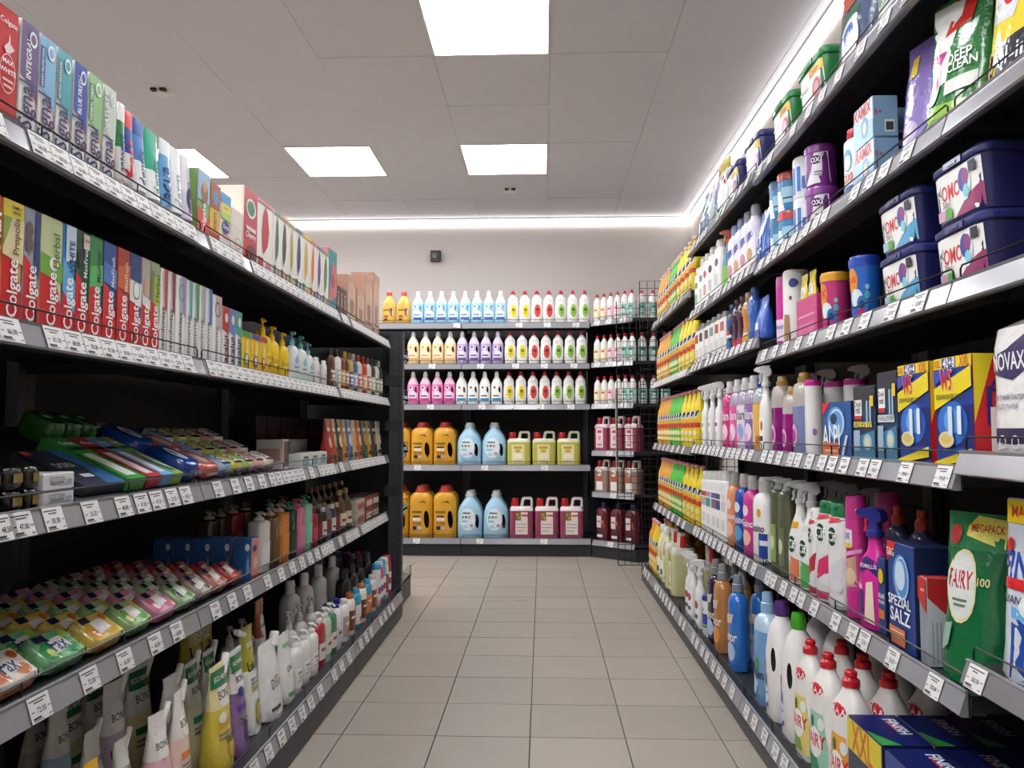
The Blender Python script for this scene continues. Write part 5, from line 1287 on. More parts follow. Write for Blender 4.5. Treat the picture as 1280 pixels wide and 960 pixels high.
S1.put(989, 1004, lambda w: round_tub('stain_remover_tub', w, .121, '#e9edf0', '#e4e8ea', [('r', -.8, .1, -.2, .75, '#2f62b0'), ('r', .0, .15, .3, .75, '#3f7ac8'), ('r', .4, .2, .8, .5, '#2f62b0')], .16, .99, over=1.0), 'white and blue striped canister', stack=2, rd=.08, turn=.5)
den = lambda lid: (lambda w: round_tub('detergent_tub', w, .123, '#3f86b8', lid, [('p', [(-.9, .02), (.2, .02), (-.1, .5), (-.9, .6)], '#e6eef2'), ('t', 'Denk', -.3, .5, .5, '#fff', 0, 1.2), ('r', 0, .2, .8, .6, '#9fc8e0'), ('r', .1, .3, .7, .34, '#345')], .2, .95))
S1.put(970, 988, den('#c23a3a'), 'light blue round tub with red rimmed lid', stack=2, rd=.088, turn=.5)
S1.put(960, 969.5, den('#3f7aa0'), 'small light blue round tub', stack=2, rd=.07, turn=.5)
S2.put(938, 950, bag('#2f62b8', [('e', 0, .6, .6, .12, '#4f86d8'), ('r', -.5, .3, .5, .5, '#1f4a9a'), ('e', .2, .2, .3, .07, '#8fb0e0')], .19, .08, seed=41), 'crumpled royal blue salt bag')
S2.put(926, 940, lambda w: round_tub('paint_can', w, .1, '#8a8a78', '#5a6a5a', [('r', -.8, .1, .8, .7, '#a8a08a'), ('e', 0, .45, .4, .15, '#4a4a3a')], .12, 1), 'khaki tin behind the salt bag', rec=.12, stack=2)
for k, (a, b, c, cc, ds) in enumerate([(929, 938, '#d6cfe2', '#a8a8b0', 'lilac'), (921, 929, '#dcd6e0', '#9a9aa2', 'pale pink'), (913, 921, '#c9d6ea', '#8aa0c0', 'pale blue'), (906, 913, '#dfe6ea', '#9ab0c8', 'ice white')]):
    S2.put(a, b, lambda w: bottle('detergent_bottle', w, w * .65, .24, c, 'shampoo', 2.5, 'screw', cc, [('r', -.8, .1, .8, .6, '#eeeaf0'), ('p', [(-.7, .4), (.5, .5), (.7, .6), (-.5, .58)], '#3a4a9a'), ('e', 0, .25, .5, .1, '#c98a9a' if k % 2 else '#c9a06a')], cr=.4), '%s detergent bottle with floral label' % ds)
S2.put(899, 905.5, lambda w: bottle('spray_bottle', w, w * .7, .25, '#2f7a9a', 'spray', 2.4, 'trigger', '#c8242c', [('r', -.8, .1, .8, .4, '#7ab84a')], tcol='#e0c02c', cd=-1), 'blue spray bottle with red head')
for k, (a, b) in enumerate([(889, 899), (882, 889), (877, 882), (871, 877), (865, 871)]):
    S2.put(a, b, lambda w: bottle('cleaner_bottle', w, w * .6, [.24, .24, .235, .235, .21][k], '#e9e8e4', 'straight', 3.4, 'screw', '#e2e0dc', [('r', -.8, .1, .8, .75, '#f1f0ed'), ('e', 0, .6, .45, .07, ['#5a5a6a', '#3a3a4a', '#b84a3a', '#8a8a8a', '#5a9a5a'][k]), ('r', -.5, .2, .3, .4, ['#d8d8d4', '#c2c8d0', '#d8a0a0', '#d0d0cc', '#8ac08a'][k])], cr=.55), 'white flat cleaner bottle, %s from camera' % ORD[k])
# --- third shelf
D0, D1, D2 = (rs(rph('third'), i) for i in range(3))
def omo(acc, acc2):
    ops = [('r', -.82, .06, .82, .8, '#ecebe6'), ('p', [(-.1, .06), (.82, .06), (.82, .42), (.35, .3)], acc), ('t', 'OMO', -.2, .5, .34, '#cf2a2e', 0, 1.5, .04), ('p', [(-.72, .48), (-.6, .55), (-.52, .66), (-.62, .58)], '#5a7a6a'), ('p', [(-.74, .55), (-.64, .52), (-.52, .46), (-.6, .56)], '#5a7a6a'),
           ('e', .32, .5, .2, .26, '#e6ecf0'), ('e', .28, .56, .17, .18, '#3a3f9a'), ('e', .36, .6, .12, .12, '#8a3a7a'), ('e', .36, .38, .1, .1, '#7fd0d8'), ('r', .5, .62, .72, .78, '#23253a'), ('t', '3in1', -.35, .32, .14, '#333'), ('r', -.7, .08, -.4, .24, acc2), ('r', -.38, .08, -.16, .24, '#5aa84a')]
    return lambda w: tub('detergent_tub', w, .15, .116, '#23265e', '#2b2f6e', ops)
D1.put(1161, 1229, omo('#9a3a6a', '#c9a0b8'), 'navy detergent tub with plum label, right stack', stack=2, jit=.5, gap=1.0)
D1.put(1094, 1143, omo('#5fa8d0', '#a8c0d8'), 'navy detergent tub with sky blue label, left stack', stack=2, gap=1.0, jit=.5)
def ktub(c, lid, txt):
    return lambda w: round_tub('stain_remover_tub', w, .157, c, lid, [('e', -.3, .62, .4, .2, '#e8912c'), ('t', txt, -.3, .64, .34, '#d8242c', 0, 1.5, .05), ('e', -.05, .36, .42, .14, '#dfe9ec'), ('e', .3, .25, .32, .14, '#2f7ab8'), ('e', .3, .25, .16, .07, '#123a7a'), ('p', [(-.1, .05), (.6, .08), (.4, .2), (0, .18)], '#c2247a'), ('e', .6, .4, .12, .06, '#4fb8c0'), ('e', .62, .52, .09, .04, '#8fe0e0')], .14, .86)
D1.put(1055, 1097, ktub('#2a6ac8', '#2646b0', 'ASK'), 'bright blue round tub with blue lid', rd=1, turn=.55)
D1.put(1020, 1058, ktub('#c93a80', '#e0a02c', 'SK'), 'pink round tub with orange lid', rd=1, turn=.55)
D1.put(996, 1022, lambda w: carton('stain_remover_box', w, .1, .12, '#c9407f', [('r', -.8, .55, .8, .6, '#e6a0c0'), ('r', -.8, .1, .8, .4, '#d8649a')], side='#b83a74'), 'open pink cardboard tray', rec=.02)
D1.put(1012, 1036, lambda w: carton('stain_remover_box', w, .1, .17, '#c24a80', [('p', [(-.9, .6), (.9, .6), (0, .98)], '#d8709c')], side='#a83a6a'), 'taller pink box behind tubs', rec=.14)
D1.put(974, 1010, lambda w: round_tub('wipes_canister', w, .23, '#ecebe7', '#f0efec', [('r', .2, .6, .4, .65, '#8a2a6a'), ('p', [(-.5, .02), (.3, .02), (.2, .4), (-.3, .42)], '#a8805a'), ('r', -.7, .05, -.4, .4, '#f5f4f2'), ('e', .5, .82, .3, .06, '#2a4a8a')], .1, 1, over=1.0), 'tall white round canister', rd=.08, turn=.5)
D1.put(966, 974.5, lambda w: round_tub('stain_remover_tub', w, .225, '#d0309a', '#c22a90', [('r', -.8, .1, .8, .4, '#e6d0e0'), ('t', 'Vanish', 0, .3, .8, '#3a4ab8', 0, 1.4, .03)], .2, 1, over=1.0), 'slim magenta canister', rd=.045, turn=.5)
for k, (a, b) in enumerate([(1000, 1008), (1010, 1018)]):
    D1.put(a, b, lambda w: pouch('stain_sachet', w, .02, .075, '#e0c83a', [('r', -.6, .1, .6, .5, '#efeee6'), ('e', 0, .3, .4, .15, '#c9c9c2')], seed=44 + k), 'small yellow sachet standing in pink tray, %s' % ['left', 'right'][k], dz=.1225, rec=.03)
D2.put(938, 949, bag('#2a5cc0', [('e', 0, .5, .5, .2, '#4f86e0'), ('r', -.4, .2, .4, .4, '#dfe6f2')], .15, .07, seed=46), 'shiny blue refill bag')
D2.put(931, 938, lambda w: bottle('softener_bottle', w, w * .7, .2, '#3a66b0', 'waist', 2.4, 'screw', '#3a62a8', [('e', 0, .6, .6, .1, '#5f8ad0')], mat='gel'), 'blue waisted bottle')
for k, (a, b, c, cc, ds) in enumerate([(924, 931, '#c98a3a', '#c9b08a', 'amber'), (917.5, 924, '#4a1830', '#5a2a44', 'wine red'), (911, 917.5, '#3c1a38', '#4a2a48', 'dark purple')]):
    D2.put(a, b, lambda w: bottle('softener_bottle', w, w * .7, .195, c, 'waist', 2.4, 'screw', cc, [('e', 0, .62, .7, .08, c), ('r', -.7, .06, .7, .2, '#c23a5a' if k else '#e0b04a')], mat='gel', bands=[(0, '#d8c8b0' if k == 0 else c), (.24, c)]), '%s waisted bottle' % ds)
D2.put(904.5, 911, lambda w: bottle('toilet_block_bottle', w, w * .7, .19, '#20283c', 'shampoo', 2.4, 'screw', '#2a4a8a', [('e', 0, .6, .7, .1, '#2a4a9a'), ('r', -.7, .3, .7, .36, '#d8dce4'), ('e', 0, .15, .6, .1, '#2f6ac0'), ('e', .1, .4, .4, .05, '#c23a3a')]), 'black and blue bottle')
for k in range(6):
    a = 865 + k * 6.5
    D2.put(a, a + 6.3, lambda w: bottle('cleaner_bottle', w, w * .6, [.19, .188, .186, .184, .182, .18][k], '#e6e5e1', 'straight', 4, 'screw', '#b0b0ac', [('r', -.85, .08, .85, .8, '#efeeeb'), ('r', -.6, .55, .6, .76, ['#b84a3a', '#4a3a34', '#6a4a3a', '#7a9aa8', '#b8503a', '#b86a5a'][k]), ('r', -.5, .2, .5, .4, '#d8d6d0'), ('e', 0, .12, .2, .03, '#333')], cr=.5), 'white box shaped cleaner bottle, %s from left' % ORD[k])
# --- fourth shelf
F0, F1, F2 = (rs(rph('fourth'), i) for i in range(3))
def novax(w):
    K = Kind('paper_towel_pack', 'paper towels', w, .12, .215)
    h = .215; w2 = w / 2
    secs = [(0, w2 * .9, .055, 4), (.008, w2, .06, 4), (h * .25, w2 * .98, .06, 4), (h * .5, w2, .058, 4), (h * .8, w2 * .97, .06, 4), (h * .94, w2 * .96, .056, 3.5), (h, w2 * .7, .03, 3)]
    K.part('wrapper', MB().loft(secs, '#eceae8', 26, jit=.0012), 'foil')
    ops = [('r', -.98, .0, .98, .2, '#3a2f52'), ('p', [(-.92, .62), (-.2, .55), (.2, .62), (.2, .88), (-.3, .78), (-.92, .72)], '#3a3260'), ('t', 'NOVAX', -.3, .69, .46, '#f2f1f2', 0, 1.5, .04), ('t', 'ТУАЛЕТНИЙ ПАПІР', -.4, .43, .5, '#55506a'), ('t', 'TOILET PAPER', -.4, .36, .36, '#8a8698'),
           ('e', .62, .8, .34, .12, '#e8c61e'), ('p', [(.35, .62), (.6, .78), (.7, .6)], '#3a9ad0'), ('e', .55, .36, .3, .14, '#e8c61e'), ('p', [(.25, .28), (.85, .24), (.8, .4), (.3, .42)], '#3a2f52'), ('e', .2, .26, .06, .03, '#3a2f52'), ('o', -.45, .1, .1, .05, '#e8e6ee'), ('o', -.1, .1, .1, .05, '#e8e6ee'), ('o', .25, .1, .1, .05, '#e8e6ee')]
    K.part('print', Print(loft_surf(secs, w, .12, h), dims(w, .12, h), True).draw(ops), 'print')
    return K
F0.put(1226, 1330, novax, 'white paper roll pack with violet print', jit=.5)
def w5(n):
    ops = [('r', -1, .0, 1, 1, '#173f9a'), ('r', -1, .18, 1, .56, '#10226a'), ('e', -.1, .4, .8, .2, '#2f6fc8'), ('e', -.1, .42, .45, .12, '#5fa0e0'), ('r', -1, .9, 1, 1, '#e8d21e'), ('r', -.55, .905, .2, .995, '#3a3a9a'), ('t', n, -.16, .95, .32, '#f4f2ea', 0, 1.2, .03), ('t', 'XXL', -.8, .95, .18, '#d8622c', 0, 1.6, .05), ('t', 'XXL', .66, .95, .26, '#d8622c', 0, 1.6, .05),
           ('p', [(-1, .52), (1, .72), (1, .9), (-1, .72)], '#e8d21e'), ('p', [(-1, .75), (.2, .885), (-1, .885)], '#3a4ab0'), ('t', 'W5', -.3, .79, .34, '#f4f4f0', 0, 1.9, .09), ('t', 'W5', -.3, .79, .32, '#cf2030', 0, 1.9, .05), ('t', 'DISHWASHER TABLETS', -.05, .64, .8, '#3a3a2a', 0, 1.3),
           ('e', -.35, .25, .42, .075, '#e0cf96'), ('e', -.35, .26, .3, .045, '#d6bd6a'), ('r', -.2, .28, .02, .55, '#d6e4f0'), ('r', .3, .3, .5, .55, '#e6eef4'), ('p', [(-1, .0), (1, .08), (1, .18), (-1, .04)], '#e8d21e'), ('r', -1, 0, .3, .015, '#2a2a6a'),
           ('nr', -1, 0, 1, 1, '#d4242c'), ('np', [(-1, .4), (-1, 1), (.0, 1)], '#e8d21e'), ('np', [(1, .4), (1, 1), (.0, 1)], '#4f9ad0')]
    for i, ch in enumerate('ALL'): ops.append(('nt', ch, 0, .7 - .1 * i, .4, '#2a2a7a', 0, 1.0, .05))
    ops += [('nt', 'IN', 0, .42, .35, '#2a2a7a', 0, 1, .03), ('nt', '1', 0, .28, .26, '#f4f2ea', 0, 1, .06)]
    return lambda w: carton('dishwasher_tablet_box', w, .07, .197, '#173f9a', ops, side='#d4242c', top='#e8d21e')
F1.put(1168, 1216, w5('40+8'), 'right one of two blue yellow dishwasher tablet boxes', jit=.3, gap=.98)
F1.put(1122, 1162, w5('40+4'), 'left one of two blue yellow dishwasher tablet boxes', jit=.3, gap=.96)
def denk(yl, h, t):
    return lambda w: carton('dishwasher_tablet_box', w, .075, h, '#23405c', [('r', -1, .72, 1, 1, '#2b2f38'), ('r', -.9, .6, -.2, .82, '#f0efeb'), ('t', 'Denk', -.55, .76, .3, '#222', 0, 1.2), ('t', 'mit', -.55, .68, .22, '#222', 0, 1.2), ('r', -.9, .55, -.2, .6, '#c2303a'), ('r', -.95, .44, .75, .52, yl), ('t', t, -.1, .48, .75, '#334'), ('p', [(-1, 0), (1, 0), (1, .4), (-1, .3)], '#3f7a9c'), ('e', .35, .24, .4, .11, '#8fc0d8'), ('e', .35, .24, .24, .07, '#d8cfa0'), ('r', .3, .5, .45, .8, '#9fc0d4'), ('r', .6, .5, .75, .8, '#9fc0d4'), ('r', -.9, .12, -.3, .4, '#9ab4c8'), ('r', .7, .72, 1, .86, '#e8c42c')], side='#1f2c3c', top='#2b2f38')
F1.put(1096, 1122, denk('#dfe6ea', .19, 'EVOLUTION'), 'taller slate blue dishwasher carton with white square', jit=.5)
F1.put(1066, 1094, denk('#e0cf4a', .166, 'ALLES 12'), 'shorter slate blue dishwasher carton with yellow stripe', jit=.5)
F1.put(1027, 1064, lambda w: carton('dishwasher_tablet_box', w, .07, .136, '#1d4f94', [('p', [(-1, .75), (-.4, 1), (-1, 1)], '#d4242c'), ('e', .0, .62, .62, .3, '#5fa0d8'), ('o', .05, .62, .5, .26, '#dcecf6', .12), ('e', -.15, .7, .25, .1, '#1d3a6a'), ('t', 'ALPI', -.35, .38, .62, '#f0f4f8', 0, 1.3, .04), ('r', -.95, .04, .2, .26, '#d8703a'), ('r', -.8, .1, .1, .13, '#f0d8c0'), ('p', [(.4, .05), (.55, .05), (.85, .4), (.7, .4)], '#cfd8e4'), ('nr', -.9, .1, .9, .9, '#16305c')], side='#16305c', top='#1a2a44'), 'deep blue tablet box with orange corner', jit=.5)
def vcan(w): return round_tub('stain_remover_can', w, .207, '#eae9e6', '#d02a9a', [('e', .75, .3, .16, .05, '#a87ac0'), ('r', -.5, .1, -.3, .6, '#f4f4f2')], .08, 1.0, cat='can', over=.97)
F1.put(998, 1020, vcan, 'white canister with magenta lid, front', rd=1, turn=.4)
F1.put(1020, 1044, vcan, 'white canister with magenta lid, behind blue box', rec=.085, w=.072)
F1.put(1046, 1068, vcan, 'white canister with magenta lid, deepest', rec=.1, w=.072)
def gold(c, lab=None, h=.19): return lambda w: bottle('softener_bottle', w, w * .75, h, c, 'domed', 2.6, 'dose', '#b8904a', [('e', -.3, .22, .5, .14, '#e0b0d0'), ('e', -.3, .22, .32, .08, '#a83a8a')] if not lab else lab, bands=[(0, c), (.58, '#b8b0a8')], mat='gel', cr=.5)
F1.put(985.5, 998, gold('#7f88b4', h=.235), 'gold capped bottle with dusty blue liquid', n=1)
F1.put(972, 985, gold('#9a1c78', h=.2), 'short gold capped bottle with magenta liquid')
F1.put(958.5, 971.5, gold('#8a1c74', h=.238), 'tall gold capped bottle with purple liquid')
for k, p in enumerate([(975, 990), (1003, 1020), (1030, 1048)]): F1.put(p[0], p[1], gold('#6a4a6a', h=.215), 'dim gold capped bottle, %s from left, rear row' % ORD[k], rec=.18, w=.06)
F2.put(947, 952, lambda w: bottle('spray_bottle', w, w * .7, .285, '#eceae6', 'sprayflat', 2.6, 'trigger', '#e2e0dc', [('r', -.7, .1, .7, .4, '#f4f3f0'), ('e', .1, .3, .3, .06, '#b86a3a'), ('r', -.5, .12, .4, .18, '#333')], tcol='#d8d6d2', cr=.5), 'white spray bottle with red collar', w=.062)
F2.put(936, 946, lambda w: bottle('floor_cleaner_bottle', w, w * .7, .265, '#d8a040', 'shampoo', 2.6, 'screw', '#26408a', [('r', -.8, .08, .8, .6, '#e0b04a'), ('p', [(-.7, .1), (-.2, .12), (-.4, .5), (-.7, .5)], '#e9dcb8'), ('e', .3, .14, .3, .06, '#b86a2a')], bands=[(0, '#d8a040'), (.62, '#a8b0b8')], mat='gel'), 'orange cleaner bottle with blue cap')
for k, (a, b, c, ds) in enumerate([(925.5, 935.5, '#8a6aa8', 'violet'), (916, 925.5, '#c9d0e4', 'pale lilac'), (908, 916, '#d8609a', 'rose'), (898, 907.5, '#c9307a', 'crimson pink')]):
    F2.put(a, b, lambda w: bottle('fabric_softener_bottle', w, w * .7, .268, c, 'shampoo', 2.6, 'dose', '#d8d6d8', [('r', -.85, .06, .85, .6, '#e6dfe8' if k in (1,) else c), ('t', 'silan', 0, .48, .7, '#2a2a4a' if k == 1 else '#f3e6ee', 0, 1.3, .03), ('e', .1, .24, .5, .12, '#f0d8e6' if k != 1 else '#8aa8d8'), ('e', -.2, .16, .35, .07, '#e8a0c8')], bands=[(0, c), (.62, c if k in (3,) else '#a89ab0')], mat='gel', cr=.5), '%s softener bottle with white cap' % ds)
for k, p in enumerate([(873, 881), (881, 889), (889, 898)]):
    F2.put(p[0], p[1], lambda w: bottle('spray_bottle', w, w * .7, .275, '#e9e8e5', 'sprayflat', 2.8, 'trigger', '#e4e3df', [('r', -.8, .06, .8, .42, '#f2f1ee'), ('r', -.5, .32, .4, .38, '#a84a9a' if k == 2 else '#b0b0a8'), ('r', -.3, .1, .3, .24, '#c9c9c4')], cr=.5), 'white spray bottle, %s from left of three' % ORD[k], w=.06)
for k, p in enumerate([(1004, 1014), (1026, 1036), (1050, 1060)]):
    F1.put(p[0], p[1], lambda w: bottle('spray_bottle', w, w * .7, .25, '#c9c7c2', 'sprayflat', 2.6, 'trigger', '#b8b6b2', [('r', -.7, .1, .7, .4, '#d8d6d0')], cr=.5), 'grey headed spray bottle in rear row, %s from left' % ORD[k], rec=.12, w=.055)
for k in range(4):
    V1P = [(1022, 1032), (1036, 1046), (1050, 1060), (1078, 1088)][k]
    rs(rph('fifth'), 1).put(V1P[0], V1P[1], lambda w: bottle('spray_bottle', w, w * .8, .285, '#8f938c', 'spray', 2.5, 'trigger', '#a8aaa8', [('r', -.6, .06, .6, .25, '#a8b0a4')], cr=.42, mat='gel'), 'dim clear spray bottle in rear row, %s from left' % ORD[k], rec=.17, w=.075)
# --- fifth shelf
V0, V1, V2 = (rs(rph('fifth'), i) for i in range(3))
V0.put(1262, 1276, bag('#c6cdd6', [('p', [(-.95, .02), (.95, .02), (.95, .36), (-.95, .42)], '#1f4a9a'), ('p', [(-.95, .36), (.95, .3), (.95, .36), (-.95, .42)], '#5fb0e0'), ('t', 'FINISH', -.1, .63, .8, '#2446a8', 0, 1.5, .05), ('r', -.9, .5, -.1, .56, '#d0242c'), ('e', -.75, .74, .1, .04, '#d0242c'), ('t', 'QUANTUM', -.3, .44, .6, '#2a3a5a'), ('r', -.95, .86, .95, .99, '#e6c81e'), ('t', 'MAXI FORMAT', 0, .925, .8, '#c8402c', 0, 1.6, .03), ('r', -.05, .1, .0, .4, '#e6e9ec'), ('e', -.02, .42, .2, .06, '#e6e9ec')], .28, .1, seed=51), 'silver and blue dishwasher tablet bag', jit=1, turn=.3, w=.14)
def fairy_bag(w):
    ops = [('p', [(-.3, .86), (.9, .8), (.92, .97), (-.2, .99)], '#d8cf5a'), ('t', 'MEGAPACK', .35, .91, .5, '#b83a2c', 0, 1.7, .03), ('e', -.2, .56, .52, .22, '#e8dca0'), ('e', -.2, .56, .48, .2, '#d8dcd6'), ('t', 'FAIRY', -.2, .6, .4, '#c2242c', 0, 2.3, .05), ('r', -.45, .47, .05, .485, '#6a7a6a'), ('r', -.4, .44, .0, .455, '#6a7a6a'), ('e', -.62, .86, .2, .06, '#b83a3a'), ('t', '100', .52, .6, .16, '#e6e2a0', 0, 1.3), ('p', [(-.8, .15), (-.5, .2), (-.4, .34), (-.75, .32)], '#8fb0a0')]
    return pouch('capsule_pouch', w, .12, .296, '#14683a', ops, [(0, '#14683a'), (.82, '#2a7a4a')], seed=52, cat='pouch')
V1.put(1110, 1144, lambda w: carton('dishwasher_salt_box', w, .08, .215, '#1d3f86', [('p', [(-1, .8), (-.35, .98), (-.2, 1), (-1, 1)], '#d4242c'), ('t', 'G&G', -.75, .9, .3, '#f6d8c8', 0, 1.3, .03), ('e', .05, .68, .62, .22, '#4f90d0'), ('e', .0, .7, .36, .14, '#c8e0f2'), ('o', .12, .68, .5, .2, '#dcecf8', .08), ('t', 'SPEZIAL', -.1, .45, .85, '#f2f4f8', 0, 1.0, .03), ('t', 'SALZ', -.05, .315, .75, '#f2f4f8', 0, 1.0, .05), ('r', -.9, .04, .3, .2, '#d8763a'), ('r', -.8, .15, .2, .165, '#f0d4bc'), ('r', -.8, .1, .1, .115, '#f0d4bc'), ('nr', -.95, .02, .95, .98, '#16264e'), ('nt', 'SALZ', 0, .1, .6, '#c9d0e0')], side='#16264e', top='#1f2c50'), 'blue dishwasher salt box with swirl', jit=.5, gap=.97)
V1.put(1149, 1160, lambda w: carton('foil_roll_box', w, .05, .165, '#b8bcc4', [('r', -.9, .02, .9, .74, '#aeb4be')] + [('r', -.8 + .28 * i, .03, -.7 + .28 * i, .72, '#8f96a2') for i in range(6)] + [('p', [(-1, .75), (1, .6), (1, 1), (-1, 1)], '#c22a2c'), ('r', -.3, .84, .7, .87, '#e8a8a0'), ('nr', -1, 0, 1, 1, '#c8ccd2'), ('np', [(-1, .78), (1, .5), (1, 1), (-1, 1)], '#c22a2c')] + [('nr', -.7 + .3 * i, .03, -.62 + .3 * i, .5, '#8f96a2') for i in range(6)], side='#c2c6cc', top='#c22a2c'), 'silver striped carton with red corner', w=.03, jit=.3)
V1.put(1172, 1184, fairy_bag, 'glossy green refill pouch with yellow top', w=.125, jit=1, turn=.42)
for k, p in enumerate([(1102, 1124), (1132, 1152)]):
    V1.put(p[0], p[1], lambda w: bottle('dish_liquid_bottle', w, w * .7, .265, '#4a2a6a', 'shampoo', 2.4, 'push', '#c2402c', [('e', -.2, .5, .4, .06, '#e6c81e'), ('r', -.6, .2, .6, .4, '#2a3a7a')], bands=[(0, '#3a2a6a'), (.55, '#6a3a7a'), (.7, '#4a4a6a')], mat='gel', cr=.4), 'purple dish liquid bottle with orange cap, %s' % ['left', 'right'][k], rec=.11, w=.078)
V1.put(1099, 1108, lambda w: carton('dishwasher_powder_box', w, .06, .165, '#223f7a', [('t', 'KLAR', 0, .5, .8, '#fff', 0, 1.2, .03), ('t', 'PULVER', 0, .42, .8, '#fff', 0, 1.2, .03), ('r', -.8, .2, .8, .32, '#d8763a'), ('e', 0, .76, .7, .1, '#e0c02c')], side='#1a2a54'), 'narrow blue powder box beside pink spray', w=.035, rec=.02)
def aroma(w):
    return bottle('spray_bottle', w * 1.15, w * .8, .268, '#d8309a', 'sprayflat', 2.8, 'trigger', '#2a3288', [('p', [(-.85, .42), (.0, .5), (.75, .44), (.7, .56), (-.2, .6), (-.8, .54)], '#3a2a6a'), ('t', 'AROMALUX', -.05, .52, .72, '#f3d8ec', 0, 1.3, .03), ('p', [(-.3, .06), (.5, .04), (.4, .4), (-.1, .38)], '#f0dcc8'), ('p', [(-.8, .1), (-.4, .12), (-.4, .3), (-.75, .32)], '#3a3a8a'), ('r', -.9, .32, -.4, .36, '#f0a8d4')], tcol='#d8305a', cr=.52, cd=-1, hr=.15)
V1.put(1066, 1099, aroma, 'hot pink spray bottle with blue head', rd=.066, turn=.35)
def luxcan(w): return round_tub('air_spray_can', w, .288, '#cf3a8f', '#c23588', [('r', -.95, .02, .95, .22, '#c8308a'), ('p', [(-.95, .24), (.8, .26), (.95, .52), (-.95, .46)], '#c9a58a'), ('e', .0, .34, .5, .07, '#e0c8a8'), ('p', [(-.95, .62), (.3, .58), (.3, .72), (-.95, .74)], '#f0e0e8'), ('t', 'LUX', -.4, .67, .5, '#2a3a9a', 0, 1.5, .04), ('r', -.9, .57, .2, .61, '#e8c23a'), ('p', [(-.9, .48), (.9, .54), (.9, .57), (-.9, .52)], '#e8a8d0')], .2, 1, cat='can', over=.97)
V1.put(1043, 1071, luxcan, 'pink aerosol can with lettering', rd=1, turn=.5)
V1.put(1088, 1106, luxcan, 'pink aerosol can in the dim rear', rec=.12, w=.07)
def cif(c1, capc='#1f7a4a', h=.262):
    return lambda w: bottle('scouring_cream_bottle', w, w * .7, h, '#e6e6e4', 'domed', 2.8, 'flip', capc, [('p', [(-.8, .2), (.6, .3), (.8, .5), (-.4, .4)], c1), ('e', -.2, .68, .48, .1, '#f5f5f3'), ('e', -.2, .68, .44, .09, '#1d4a34'), ('t', 'Cif', -.2, .68, .48, '#fff', 0, 1.3, .04), ('p', [(-.8, .8), (.5, .83), (.8, .86), (-.8, .87)], '#d0384a'), ('e', .3, .22, .4, .06, '#dfe0e2'), ('r', -.8, .03, .8, .1, c1)], cr=.8)
V1.put(1032, 1045, cif('#d8d8dc'), 'white scouring cream bottle with green cap and grey wave', turn=.4)
V1.put(1017, 1031, cif('#d0386a'), 'white scouring cream bottle with green cap and pink wave', turn=.4)
V1.put(1007, 1016.5, cif('#b83040', '#e6e4e0', .235), 'smaller white scouring cream bottle with red label')
def cifs(c1): return lambda w: bottle('spray_bottle', w, w * .8, .298, '#e9e9e6', 'spray', 2.5, 'trigger', '#c4c6c6', [('p', [(-.9, .02), (.9, .02), (.9, .22), (-.9, .28)], c1), ('e', -.2, .38, .42, .08, '#1d4a34'), ('t', 'Cif', -.2, .38, .42, '#fff', 0, 1.3, .04), ('r', -.3, .54, .35, .6, '#e8a82c' if c1 != '#5aa85a' else '#d4d4d2')], mat='plastic', tcol='#b8baba', cr=.42)
V1.put(994, 1006.5, cifs('#5aa85a'), 'white spray bottle with green base', w=.08, turn=.4)
V1.put(980.5, 993.5, cifs('#d8825a'), 'white spray bottle with orange band', w=.08, turn=.4)
for k, (a, b) in enumerate([(966.5, 980), (954, 966)]):
    V1.put(a, b, lambda w: bottle('spray_bottle', min(w, .062), .05, .298, '#5a6048', 'straight', 2.2, 'trigger', '#a8aaa8', [('r', -.6, .1, .6, .5, '#6a7052' if k == 0 else '#8aa05a'), ('e', 0, .3, .4, .08, '#c9d8b0')], mat='gel', cr=.5), 'olive green clear spray bottle, %s' % ['right', 'left'][k])
V2.put(934, 951, lambda w: bottle('fabric_softener_bottle', w, w * .75, .288, '#eceae6', 'shampoo', 2.5, 'screw', '#d8d6d2', [('e', .3, .58, .22, .05, '#e0a83a'), ('t', 'doussino', -.1, .4, .85, '#3a2f4a', 0, 1.5, .03), ('p', [(-.9, .42), (-.6, .42), (-.5, .7), (-.85, .66)], '#c9604a'), ('r', .3, .05, .9, .34, '#2a4a9a'), ('r', .4, .2, .9, .26, '#e8e8ea')]), 'white softener bottle with gold drop', turn=.25)
for k, (a, b, c, cc, ds) in enumerate([(924.5, 933.5, '#cf3a92', '#c9c5c8', 'pink'), (913, 924, '#2146a0', '#c9c5c2', 'dark blue'), (905.5, 912.5, '#e09060', '#c2c0ba', 'peach')]):
    V2.put(a, b, lambda w: bottle('fabric_softener_bottle', w, w * .75, .285, c, 'shampoo', 2.5, 'screw', cc, [('t', 'doussino', 0, .4, .9, '#f0eef0', 0, 1.5, .03), ('e', 0, .56, .5, .07, '#dfe6f2' if k == 1 else '#f3d8e4'), ('e', .1, .22, .6, .1, '#4fa0d8' if k == 1 else '#f0c0a8')]), '%s softener bottle with script lettering' % ds)
for k in range(5):
    a = 874 + k * 6.2
    V2.put(a, a + 6, lambda w: bottle('cleaner_bottle', w, w * .6, .265 + .005 * k, '#eae9e6', 'straight', 3.4, 'screw', '#e0dedb', [('r', -.8, .05, .8, .7, '#f1f0ee'), ('r', -.6, .42, .6, .56, ['#c2b0b0', '#3aa0a0', '#8a5a5a', '#2a4a8a', '#d0d0cc'][k]), ('r', -.6, .58, .6, .66, ['#b84a4a', '#c98a8a', '#4a6ab0', '#4a4a5a', '#dddddd'][k]), ('r', -.4, .15, .4, .3, '#d8d6d2')], cr=.6), 'tall white cleaner bottle, %s from left' % ORD[k])
